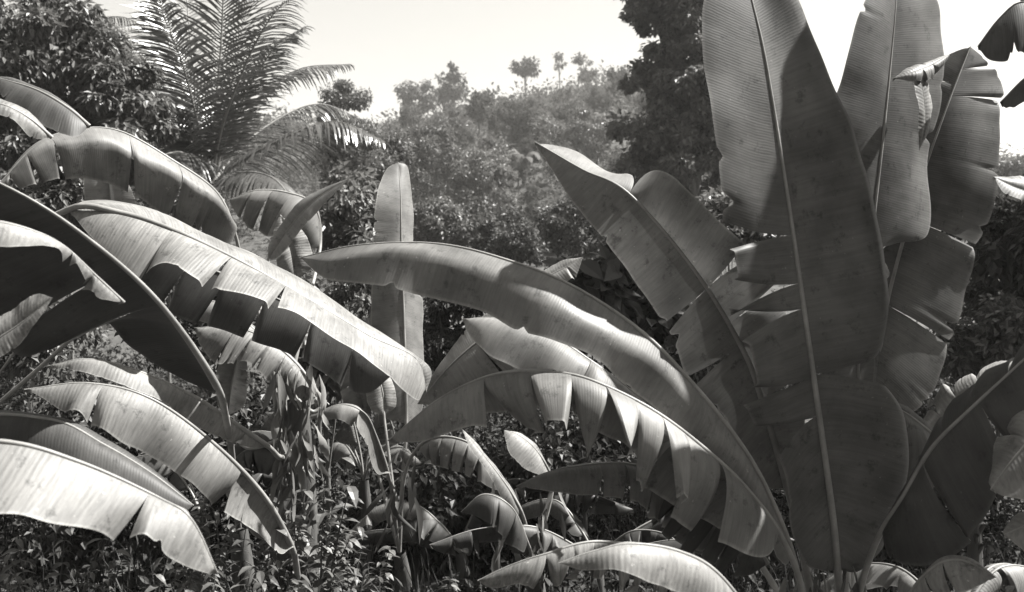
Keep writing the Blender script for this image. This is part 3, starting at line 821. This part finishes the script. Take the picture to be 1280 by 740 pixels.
# dead leaves hanging round the stem at lower left
def hang_dead(plant, n, x0, x1, y0, y1, d0, d1, seed, big=1.0):
    r = np.random.default_rng(seed)
    base = np.array(plant['_base'])
    protos = []
    for k in range(5):
        c = curve([(0, 0, 0), (r.normal() * .02, r.normal() * .02, -.12), (r.normal() * .04, r.normal() * .04, -.26)], 7)
        wv = np.array([.004, .014, .02, .022, .018, .012, .002]) * (0.7 + .6 * r.random())
        tw = np.linspace(0, r.normal() * 2.0, 7)
        sd = np.stack([np.cos(tw), np.sin(tw), 0 * tw], 1)
        bk = np.stack([-np.sin(tw), np.cos(tw), 0 * tw], 1)
        V = np.stack([c - sd * wv[:, None], c + bk * wv[:, None] * .5, c + sd * wv[:, None]], 1).reshape(-1, 3)
        i = np.arange(6)[:, None] * 3 + np.arange(2)[None, :]
        Fq = np.stack([i, i + 1, i + 4, i + 3], -1).reshape(-1, 4)
        protos.append(make_mesh('dead_leaf', V, Fq, M_DEAD, tone=np.full(len(V), r.random())))
    for k in range(n):
        p = P(x0 + (x1 - x0) * r.random(), y0 + (y1 - y0) * r.random(), d0 + (d1 - d0) * r.random()) - base
        o = link('dead_leaf', protos[k % 5], plant, p)
        o.rotation_euler = (r.normal() * .25, r.normal() * .25, r.random() * 6.28)
        sz = (0.35 + 0.5 * r.random()) * big
        o.scale = (sz, sz, sz)


hang_dead(ph, 110, 345, 402, 455, 640, 4.66, 4.95, 5)
hang_dead(pc, 12, 975, 1030, 690, 745, 3.5, 3.7, 6, 1.1)
hang_dead(pa, 10, 1035, 1090, 700, 750, 3.6, 3.72, 7, 1.1)
hang_dead(pd, 16, 480, 520, 560, 660, 5.55, 5.75, 8, 1.2)
hang_dead(pi, 16, 610, 720, 590, 690, 4.9, 5.2, 9, 1.2)

# ------------------------------------------------------------------ coconut palm
def palm():
    D = 16.0
    c0 = P(264, 232, D)
    b = np.array([c0[0] - 0.1, D, float(gz(c0[0], D)) - .05])
    e = bpy.data.objects.new('coconut_palm', None)
    col.objects.link(e); e.location = b
    tag(e, 'coconut palm with feathery fronds fanning up behind the left leaves', 'palm')
    r = np.random.default_rng(77)
    c = curve([b, b * .5 + c0 * .5 + np.array([.12, 0, 0]), c0 - np.array([0, 0, .1])], 24)
    rad = np.linspace(.17, .12, 24) * (1 + .06 * (np.arange(24) % 2))
    V, Fq = tube_arrays(c, rad, 12)
    link('trunk', make_mesh('trunk', V - b, Fq, M_BARK), e)
    fr = [([(250, 170, 0), (222, 90, .3), (196, 10, .5), (168, -50, .7)], 46),
          ([(256, 160, .2), (240, 70, .5), (232, -40, .9), (236, -120, 1.2)], 50),
          ([(268, 150, -.2), (276, 60, -.4), (282, -40, -.6), (300, -120, -.8)], 50),
          ([(275, 160, .3), (296, 80, .7), (312, 0, 1.1), (345, -70, 1.4)], 48),
          ([(280, 180, -.2), (310, 112, -.5), (345, 58, -.8), (381, 33, -1.0)], 40),
          ([(282, 190, .2), (325, 120, .5), (375, 86, .8), (438, 80, 1.1)], 50),
          ([(290, 210, -.4), (340, 180, -.9), (415, 152, -1.3), (480, 176, -1.6)], 56),
          ([(284, 205, .6), (330, 160, 1.2), (395, 130, 1.8), (455, 150, 2.2)], 46),
          ([(246, 190, -.3), (210, 140, -.8), (170, 118, -1.3), (128, 150, -1.7)], 44),
          ([(242, 180, .4), (200, 110, .9), (158, 62, 1.3), (118, 50, 1.6)], 46),
          ([(250, 165, -.5), (228, 80, -1.1), (205, 20, -1.6), (192, -30, -2.0)], 46),
          ([(276, 165, -.6), (305, 85, -1.4), (340, 20, -2.1), (385, -20, -2.6)], 48),
          ([(250, 150, .8), (215, 75, 1.6), (165, 25, 2.2), (112, 22, 2.8)], 48),
          ([(250, 205, -.6), (222, 190, -1.3), (190, 205, -1.9), (165, 250, -2.2)], 44),
          ([(280, 225, -.8), (310, 215, -1.6), (345, 225, -2.2), (372, 262, -2.6)], 44),
          ([(252, 195, .8), (215, 160, 1.7), (175, 160, 2.4), (140, 190, 2.8)], 44)]
    fr += [([(244, 175, .3), (195, 95, .6), (140, 30, 1.0), (95, 5, 1.4)], 46), ([(240, 190, -.2), (190, 125, -.4), (135, 85, -.7), (88, 92, -1.0)], 46),
           ]
    for k, (pts, ll) in enumerate(fr):
        cp = [c0] + [P(q[0], q[1], D + q[2]) for q in pts]
        n = 60
        c = curve(cp, n)
        V, Fq = tube_arrays(c, np.linspace(.028, .004, n), 6)
        f = link('frond', make_mesh('frond', V - b, Fq, M_RIB), e)
        # leaflets
        m = 76
        tq = np.linspace(.13, .995, m)
        idx = tq * (n - 1)
        cc = np.stack([np.interp(idx, np.arange(n), c[:, j]) for j in range(3)], 1)
        T = nrm(np.stack([np.interp(idx, np.arange(n), np.gradient(c, axis=0)[:, j]) for j in range(3)], 1))
        side = nrm(np.cross(T, np.array([0, 0, 1.0])) + 0.15 * rdir(r, 1))
        Vs, Fs, tone, off = [], [], [], 0
        for sg in (-1, 1):
            Lm = ll / F * D * (np.sin(np.clip(tq * 1.08, 0, 1) * math.pi * .86 + .32) ** .7) * 1.4 * (0.7 + .45 * r.random(m))
            d0 = nrm(sg * side * .95 + T * (.5 + .55 * tq[:, None]) + .12 * rdir(r, m))
            prev, w0 = cc, .016
            nn = nrm(np.cross(d0, T))
            rows = []
            K = 5
            p = cc.copy(); d = d0.copy()
            for j in range(K):
                wj = [.007, .015, .015, .010, .0015][j]
                rows.append(np.stack([p - nrm(np.cross(d, nn)) * wj, p + nrm(np.cross(d, nn)) * wj], 1))
                d = nrm(d + np.array([0, 0, -1.0]) * (.05 + .08 * j * r.random((m, 1)) + .28 * (1 - np.abs(T[:, 2:3]))))
                p = p + d * (Lm / (K - 1))[:, None]
            R = np.stack(rows, 1)                       # m,K,2,3
            V = R.reshape(-1, 3)
            i = (np.arange(m)[:, None] * K + np.arange(K - 1)[None, :]) * 2
            Fq = np.stack([i, i + 1, i + 3, i + 2], -1).reshape(-1, 4) + off
            Vs.append(V); Fs.append(Fq); off += len(V)
            tone.append(np.repeat(r.random(m), K * 2))
        lf = link('leaflets', make_mesh('leaflets', np.vstack(Vs) - b, np.vstack(Fs), M_PALM, tone=np.concatenate(tone), smooth=False), f)
        lf['kind'] = 'stuff'


palm()

# ------------------------------------------------------------------ trees and bushes
def tree(name, label, cat, cx, cy, d, rx, rz, nclump, nleaf, lpx, mat, group=None, tr=0.0, clump=.38, wl=.28, base_px=None,
         shell=.45, seed=0, limbs=7, hang=.3, foliage='crown', trunk='trunk', depth=1.0, extra=(), fine=False):
    r = np.random.default_rng(seed + int(abs(cx) * 3 + abs(cy) * 5 + d * 11))
    c = P(cx, cy, d)
    m = d / F
    bx = P(base_px if base_px is not None else cx, 0, d)[0]
    b = np.array([bx, d, float(gz(bx, d)) - .05])
    e = bpy.data.objects.new(name, None)
    col.objects.link(e); e.location = b
    tag(e, label, cat, group)
    V, Fc, tone, cc = crown(r, c, (rx * m, rx * m * depth, rz * m), nclump, nleaf, clump, lpx * m, lpx * m * wl, shell=shell, hang=hang, fine=fine)
    for (ex, ey, erx, erz, fr) in extra:
        V2, F2, t2, c2 = crown(r, P(ex, ey, d), (erx * m, erx * m * depth, erz * m), max(5, int(nclump * fr)), int(nleaf * fr), clump, lpx * m, lpx * m * wl, shell=shell, hang=hang)
        Fc = np.vstack([Fc, F2 + len(V)]); V = np.vstack([V, V2]); tone = np.concatenate([tone, t2]); cc = np.vstack([cc, c2])
    link(foliage, make_mesh(foliage, V - b, Fc, mat, tone=tone, smooth=False), e)
    tr = tr or rx * m * .07
    top = c + np.array([0, 0, -.1 * rz * m])
    cv = curve([b, b * .6 + top * .4 + np.array([.12 * rx * m, 0, 0]), top], 16)
    parts = [tube_arrays(cv, np.linspace(tr, tr * .45, 16), 9)]
    for k in range(limbs):
        q = cc[int(r.integers(0, len(cc)))]
        s0 = cv[int(7 + r.integers(0, 8))]
        mm = s0 * .5 + q * .5 + np.array([0, 0, -.08 * rz * m])
        parts.append(tube_arrays(curve([s0, mm, q], 9), np.linspace(tr * .42, tr * .08, 9), 6))
    V, Fq = join(parts)
    link(trunk, make_mesh(trunk, V - b, Fq, M_BARK), e)
    return e


# framing trees
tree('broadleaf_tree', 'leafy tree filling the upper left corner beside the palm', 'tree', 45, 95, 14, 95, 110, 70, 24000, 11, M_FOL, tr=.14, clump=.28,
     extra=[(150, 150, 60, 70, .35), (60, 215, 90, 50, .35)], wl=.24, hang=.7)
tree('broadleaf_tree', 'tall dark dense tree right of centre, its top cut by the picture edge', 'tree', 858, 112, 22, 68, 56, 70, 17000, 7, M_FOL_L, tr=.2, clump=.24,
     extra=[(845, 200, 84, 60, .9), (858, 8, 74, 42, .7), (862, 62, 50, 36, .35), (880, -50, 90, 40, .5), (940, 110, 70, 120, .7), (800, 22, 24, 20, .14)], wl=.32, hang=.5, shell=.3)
tree('broadleaf_tree', 'tall dark tree added beyond the right edge for its shade, its lower branches behind the tallest plant', 'tree', 1470, -330, 7.8, 290, 330, 70, 15000, 17, M_FOL_D, tr=.14, clump=.26,  # high crown out of view, added to shade the ground; low branches show
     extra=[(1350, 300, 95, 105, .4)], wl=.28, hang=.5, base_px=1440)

SK = 'trees on the hill skyline'
tree('skyline_tree', 'leftmost round tree on the hill skyline, next to the taller pointed one', 'tree', 524, 122, 122, 20, 17, 26, 1500, 5, M_FOL_D, SK, clump=.4, tr=.2, base_px=520)
tree('skyline_tree', 'thin forked tree at the left end of the hill skyline', 'tree', 505, 112, 124, 10, 11, 12, 420, 4.5, M_FOL, SK, clump=.4, tr=.14)
tree('skyline_tree', 'taller pointed bushy tree on the hill skyline', 'tree', 565, 108, 124, 15, 18, 26, 1300, 5, M_FOL_D, SK, clump=.36, tr=.2, extra=[(567, 90, 8, 10, .3), (560, 128, 18, 12, .4)])
tree('skyline_tree', 'flat topped umbrella shaped tree standing on the hill skyline', 'tree', 655, 84, 126, 18, 8, 22, 1100, 4.5, M_FOL_D, SK, clump=.42, tr=.16)
tree('skyline_tree', 'sparse slender tree right of the umbrella shaped tree on the skyline', 'tree', 699, 76, 128, 7, 10, 10, 160, 4.5, M_FOL, SK, clump=.4, tr=.1)
tree('skyline_tree', 'small flat crowned thin tree on the skyline nearest the dark tree', 'tree', 729, 75, 128, 13, 4, 12, 240, 4.5, M_FOL, SK, clump=.4, tr=.1)
tree('skyline_tree', 'low feathery tree on the skyline below the flat crowned thin tree', 'tree', 733, 92, 122, 12, 8, 12, 420, 5, M_FOL, SK, clump=.4, tr=.12)

MS = 'trees and bushes on the slope'
slope = [
    ('feathery tree against the sky right of the palm fronds', 428, 142, 34, 36, 46, 30, 3600, 7, M_FOL, .3),
    ('dense bush on the slope below the palm frond tips', 462, 205, 25, 48, 52, 34, 5200, 8, M_FOL, .34),
    ('pale round crowned tree halfway up the slope, right of the erect leaf', 602, 228, 46, 42, 52, 44, 5200, 6, M_FOL_L, .3),
    ('grey tree on the slope just above the erect leaf', 540, 205, 50, 38, 44, 34, 3800, 6, M_FOL, .32),
    ('dark bush at the slope foot right of the erect leaf', 560, 285, 28, 52, 34, 34, 5200, 8, M_FOL, .34),
    ('dark bush behind the crest of the long arching leaf', 640, 305, 25, 46, 32, 30, 4600, 8, M_FOL_D, .34),
    ('bush at the slope foot left of the broad slanting leaf', 722, 285, 27, 56, 36, 34, 5200, 8, M_FOL_D, .34),
    ('tree on the slope above the tip of the broad slanting leaf', 688, 172, 72, 34, 26, 24, 2400, 6, M_FOL, .34),
    ('small tree on the slope beside the dark tree', 742, 170, 66, 30, 30, 24, 2400, 6, M_FOL, .34),
    ('bush on the slope between the grey tree and the skyline trees', 560, 160, 84, 34, 22, 24, 2200, 5.5, M_FOL, .34),
    ('hazy tree on the right hand skyline beside the tallest plant', 1262, 225, 46, 40, 30, 30, 3000, 7, M_FOL, .34),
]
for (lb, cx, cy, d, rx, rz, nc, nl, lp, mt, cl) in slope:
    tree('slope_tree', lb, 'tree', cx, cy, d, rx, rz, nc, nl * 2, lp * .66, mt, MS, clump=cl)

BS = 'leafy bushes behind the banana plants'
bush = [
    ('small leaved bush seen under the arching leaf at upper left', 85, 240, 8.5, 48, 46, 24, 2600, 10, M_FOL_L),
    ('small leaved bush between the upper arching leaf and the long pale leaf', 205, 262, 9.5, 58, 40, 24, 2600, 9, M_FOL),
    ('pale leafy bush below the right fronds of the palm', 432, 285, 11, 62, 60, 36, 5000, 10, M_FOL_L),
    ('bush behind the foot of the narrow erect leaf', 480, 350, 9, 60, 46, 30, 3600, 10, M_FOL),
    ('dark bush right of the narrow erect leaf, under the long arching leaf', 562, 408, 8, 50, 56, 34, 4200, 9, M_FOL_D),
    ('bush with long drooping leaves behind the slanting leaf', 768, 368, 7.6, 84, 62, 26, 1500, 30, M_FOL_D),
    ('pale bush below the dark tree, between the slanting leaf and the upright leaf', 908, 275, 12, 62, 44, 34, 4800, 10, M_FOL_L),
    ('dark bush in the gap below the middle of the long arching leaf', 655, 425, 8.5, 66, 46, 30, 3600, 10, M_FOL_D),
    ('speckled bush at the left edge behind the near dark leaf', 50, 415, 6.5, 62, 52, 26, 2600, 11, M_FOL),
    ('bush with broad pale leaves behind the drooping end of the long pale leaf', 405, 450, 6.3, 48, 46, 16, 420, 24, M_FOL_L),
    ('low dark bush behind the torn arching leaf at centre', 720, 560, 6.4, 96, 52, 34, 4200, 12, M_FOL_D),
    ('low dark bush at the foot of the young plant', 550, 615, 6.8, 96, 70, 34, 4400, 12, M_FOL_D),
    ('dark tall bush at the right edge beside the tallest plant', 1262, 320, 8.5, 64, 100, 44, 6500, 10, M_FOL_D),
    ('pale tangled bush at the right edge above the torn lower leaf', 1240, 425, 7.4, 72, 52, 34, 3600, 11, M_FOL),
    ('bush behind the tallest plant, seen between its lower leaves', 1130, 560, 6.5, 110, 80, 34, 3000, 13, M_FOL_D),
    ('bush behind the stem hung with dead leaves', 330, 560, 7.0, 110, 80, 38, 4600, 12, M_FOL_D),
    ('bush in the shade behind the long pale leaf', 260, 380, 7.2, 120, 62, 38, 4600, 11, M_FOL_D),
    ('bush behind the lower left pair of leaves', 120, 560, 6.4, 130, 90, 38, 4600, 12, M_FOL_D),
    ('bush behind the slanting leaf and the long arching leaf', 850, 470, 7.4, 120, 80, 38, 4600, 12, M_FOL_D),
]
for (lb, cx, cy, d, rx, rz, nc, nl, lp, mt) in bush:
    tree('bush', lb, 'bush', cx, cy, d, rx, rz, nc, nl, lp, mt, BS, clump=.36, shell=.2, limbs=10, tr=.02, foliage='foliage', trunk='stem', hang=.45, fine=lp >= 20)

# ------------------------------------------------------------------ hillside: small banana plants, then the thicket as one mass
def small_banana_mesh(seed):
    r = np.random.default_rng(seed)
    parts = [tube_arrays(curve([(0, 0, 0), (.03, 0, .6), (0, 0, 1.2)], 5), np.linspace(.13, .07, 5), 6)]
    nl = 8
    for k in range(nl):
        a = k * 2.4 + r.random()
        h = np.array([math.cos(a), math.sin(a), 0])
        L = 1.7 * (0.8 + .4 * r.random())
        rise = .4 + .9 * r.random()
        c = curve([(0, 0, 1.15), h * L * .3 + np.array([0, 0, 1.2 + rise]), h * L * .75 + np.array([0, 0, 1.25 + rise * .95]), h * L * (1.05) + np.array([0, 0, 1.0 + rise * .35])], 7)
        sd = np.array([-h[1], h[0], 0])
        wv = np.array([.03, .2, .27, .28, .25, .17, .02])[:, None]
        dn = np.array([0, 0, -.35])
        V = np.stack([c - sd * wv + dn * wv, c, c + sd * wv + dn * wv], 1).reshape(-1, 3)
        i = np.arange(6)[:, None] * 3 + np.arange(2)[None, :]
        parts.append((V, np.stack([i, i + 1, i + 4, i + 3], -1).reshape(-1, 4)))
    V, Fq = join(parts)
    return make_mesh('hillside_banana', V, Fq, M_HILL, tone=np.full(len(V), .5 + .4 * r.random()))


def wood_mesh(seed):
    r = np.random.default_rng(seed)
    rad = np.array([1.0, 1.0, .8 + .5 * r.random()])
    V, Fc, tone, cc = crown(r, (0, 0, 2.4), rad, 26, 1500, .36, .24, .075, hang=.3)
    c = curve([(0, 0, -.4), (.1, 0, 1.2), (0, .05, 2.5)], 8)
    parts = [tube_arrays(c, np.linspace(.12, .05, 8), 7)]
    for k in range(5):
        parts.append(tube_arrays(curve([c[5], c[5] * .5 + cc[k] * .5, cc[k]], 6), np.linspace(.05, .012, 6), 5))
    Vt, Ft = join(parts)
    return make_mesh('crown', V, Fc, M_HILL, tone=tone * .5 + .5 * r.random(), smooth=False), make_mesh('trunk', Vt, Ft, M_BARK)


wd = [wood_mesh(60 + k) for k in range(6)]
r = np.random.default_rng(19)
for k in range(80):
    d = 42 + 50 * r.random() ** .8
    x = (400 + 520 * r.random() - 640) / F * d
    e = bpy.data.objects.new('hillside_tree', None)
    col.objects.link(e)
    e.location = (x, d, float(gz(x, d)))
    e.rotation_euler = (0, 0, r.random() * 6.28)
    s_ = (.6 + .6 * r.random() ** 1.5) * d / 95
    e.scale = (s_, s_, s_ * (.85 + .5 * r.random()))
    tag(e, 'round crowned tree standing in the woods on the hillside', 'tree', 'trees in the hillside woods')
    link('crown', wd[k % 6][0], e); link('trunk', wd[k % 6][1], e)

hb = [small_banana_mesh(k) for k in range(5)]
r = np.random.default_rng(8)
k = 0
while k < 50:
    d = 60 + 70 * r.random() ** .8
    px = 500 + 300 * r.random()
    x = (px - 640) / F * d
    o = link('hillside_banana', hb[k % 5], None, (x, d, float(gz(x, d)) + .2))
    o.rotation_euler = (0, 0, r.random() * 6.28)
    s_ = .4 + .4 * r.random()
    o.scale = (s_, s_, s_)
    tag(o, 'small distant banana plant among the thicket on the hillside', 'banana plant', 'banana plants on the hillside')
    k += 1


def scatter(name, label, cat, n, mat, seed, dfun, per, hfun, lfun, pxr=(-150, 1430), wl=.3, fine=False):
    r = np.random.default_rng(seed)
    d = dfun(r, n)
    px = pxr[0] + (pxr[1] - pxr[0]) * r.random(n)
    x = (px - 640) / F * d
    z = gz(x, d)
    h = hfun(r, n, d)
    kk = np.repeat(np.arange(n), per)
    m = len(kk)
    o = rdir(r, m) * (r.random(m) ** .4)[:, None]
    o[:, 2] = np.abs(o[:, 2]) * 1.0
    pos = np.stack([x, d, z], 1)[kk] + o * np.stack([h * .75, h * .75, h], 1)[kk]
    dr = nrm(o + .8 * rdir(r, m) + np.array([0, 0, -.15]))
    nr = nrm(o * .6 + np.array([0, 0, .7]) + .6 * rdir(r, m))
    L = lfun(r, m, d[kk])
    V, Fc, tone = (leaf_fine if fine else leaf_cloud)(pos, dr, nr, L, L * wl, r=r)
    kt = np.repeat(r.random(n)[kk], 15 if fine else 4)
    ob = link(name, make_mesh(name, V, Fc, mat, tone=.45 * tone + .55 * kt, smooth=False))
    tag(ob, label, cat, kind='stuff')


scatter('hillside_thicket', 'grey green thicket covering the whole hillside', 'thicket', 4200, M_HILL, 21,
        lambda r, n: 24 + 116 * r.random(n) ** .62, 60, lambda r, n, d: (.7 + 1.5 * r.random(n) ** 3) * (.75 + d / 130),
        lambda r, m, d: (.12 + .0026 * d) * (.6 + .8 * r.random(m)))
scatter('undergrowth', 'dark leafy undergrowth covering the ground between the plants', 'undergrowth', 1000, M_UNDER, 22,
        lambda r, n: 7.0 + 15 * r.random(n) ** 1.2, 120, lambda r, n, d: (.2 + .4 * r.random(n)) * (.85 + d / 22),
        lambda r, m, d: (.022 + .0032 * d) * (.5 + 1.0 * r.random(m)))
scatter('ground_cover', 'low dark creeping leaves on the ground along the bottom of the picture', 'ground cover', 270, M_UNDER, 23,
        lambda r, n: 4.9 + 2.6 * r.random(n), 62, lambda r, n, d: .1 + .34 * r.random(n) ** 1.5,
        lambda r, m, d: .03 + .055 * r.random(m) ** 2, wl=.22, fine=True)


def grass():
    r = np.random.default_rng(91)
    n = 5200
    d = 4.5 + 7 * r.random(n) ** 1.4
    x = (-120 + 1500 * r.random(n) - 640) / F * d
    p = np.stack([x, d, gz(x, d)], 1)
    h = (.2 + .45 * r.random(n) ** 2)[:, None]
    lean = rdir(r, n) * np.array([1, 1, 0]) * .35
    up = np.array([0, 0, 1.0])
    sd = nrm(np.cross(lean + 1e-4, up)) * (.004 + .004 * r.random(n))[:, None]
    rows = []
    for j, q in enumerate((0, .4, .75, 1)):
        c = p + up * h * (q - .25 * q * q) + lean * h * q * q * 1.4
        rows += [c - sd * (1.02 - q), c + sd * (1.02 - q)]
    V = np.stack(rows, 1).reshape(-1, 3)
    b = np.arange(n)[:, None] * 8
    Fq = np.concatenate([b + np.array([[2 * j, 2 * j + 1, 2 * j + 3, 2 * j + 2]]) for j in range(3)], 1).reshape(-1, 4)
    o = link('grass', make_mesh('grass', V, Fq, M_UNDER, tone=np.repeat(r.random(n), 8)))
    tag(o, 'thin dark grass blades standing in the undergrowth', 'grass', kind='stuff')


grass()

# ------------------------------------------------------------------ weeds at the bottom left
def weed_mesh(seed):
    r = np.random.default_rng(seed)
    stems, P0, D0 = [], [], []
    for k in range(5):
        a = r.random() * 6.28
        h = .55 + .4 * r.random()
        lean = np.array([math.cos(a), math.sin(a), 0]) * (.08 + .2 * r.random())
        c = curve([(0, 0, 0), lean * .4 + np.array([0, 0, h * .5]), lean + np.array([0, 0, h])], 9)
        stems.append(tube_arrays(c, np.linspace(.006, .002, 9), 5))
        for j in range(13):
            q = .25 + .75 * j / 12
            p = np.array([np.interp(q * 8, np.arange(9), c[:, m]) for m in range(3)])
            b = r.random() * 6.28
            for sg in (0, math.pi):
                P0.append(p); D0.append([math.cos(b + sg), math.sin(b + sg), -.25 + .5 * r.random()])
    P0 = np.array(P0); D0 = np.array(D0)
    sz = .6 + .7 * r.random(len(P0))
    V, Fc, tone = leaf_fine(P0, D0, np.array([0, 0, 1.0]) + .4 * rdir(r, len(P0)), .075 * sz, .017 * sz, droop=.5, r=r)
    Vs, Fs = join(stems)
    return make_mesh('stems', Vs, Fs, M_STEM), make_mesh('foliage', V, Fc, M_FOL, tone=tone, smooth=False)


wm = [weed_mesh(k + 40) for k in range(6)]
spots = [(15, 700, 3.9), (60, 690, 4.2), (110, 720, 4.0), (160, 715, 4.3), (205, 700, 4.0), (240, 640, 4.7), (262, 600, 5.0), (285, 660, 4.5), (305, 690, 4.1),
         (330, 705, 4.4), (362, 690, 4.5), (395, 660, 4.9), (412, 700, 4.3), (440, 690, 4.8), (395, 600, 5.3), (430, 640, 5.4), (465, 700, 5.0), (350, 735, 3.8), (90, 735, 3.6), (260, 730, 3.8),
         (372, 610, 4.62), (398, 580, 4.7), (352, 640, 4.55), (540, 735, 4.6), (600, 740, 4.5), (1180, 740, 4.4), (1240, 745, 3.9)]
r = np.random.default_rng(3)
for k, (px, py, d) in enumerate(spots):
    t = P(px, py, d)
    z0 = float(gz(t[0], t[1]))
    e = bpy.data.objects.new('leafy_weed', None)
    col.objects.link(e); e.location = (t[0], t[1], z0 - .02)
    s_ = max(.35, (t[2] - z0) / .8)
    e.scale = (max(.75, s_), max(.75, s_), s_)
    e.rotation_euler = (0, 0, r.random() * 6.28)
    tag(e, 'small leafy weed with pointed leaves growing low beneath the banana leaves', 'weed', 'weeds beneath the banana leaves')
    link('stems', wm[k % 6][0], e); link('foliage', wm[k % 6][1], e)

# ------------------------------------------------------------------ haze over the valley
def haze():
    m, n = new_mat('haze')
    out = node(n, 'ShaderNodeOutputMaterial')
    pv = node(n, 'ShaderNodeVolumePrincipled')
    pv.inputs['Color'].default_value = g(.95)
    pv.inputs['Density'].default_value = 0.0009
    pv.inputs['Anisotropy'].default_value = .35
    n.links.new(pv.outputs[0], out.inputs['Volume'])
    x, y0, y1, z0, z1 = 2450, -95, 3950, -4, 48
    V = [(-x, y0, z0), (x, y0, z0), (x, y1, z0), (-x, y1, z0), (-x, y0, z1), (x, y0, z1), (x, y1, z1), (-x, y1, z1)]
    Fq = [(0, 3, 2, 1), (4, 5, 6, 7), (0, 1, 5, 4), (1, 2, 6, 5), (2, 3, 7, 6), (3, 0, 4, 7)]
    o = link('haze', make_mesh('haze', V, Fq, m, smooth=False))
    tag(o, 'thin pale haze in the valley air', 'haze', kind='stuff')


HAZE = True
if HAZE:
    haze()

for o in list(bpy.data.objects):
    if '_base' in o:
        del o['_base']
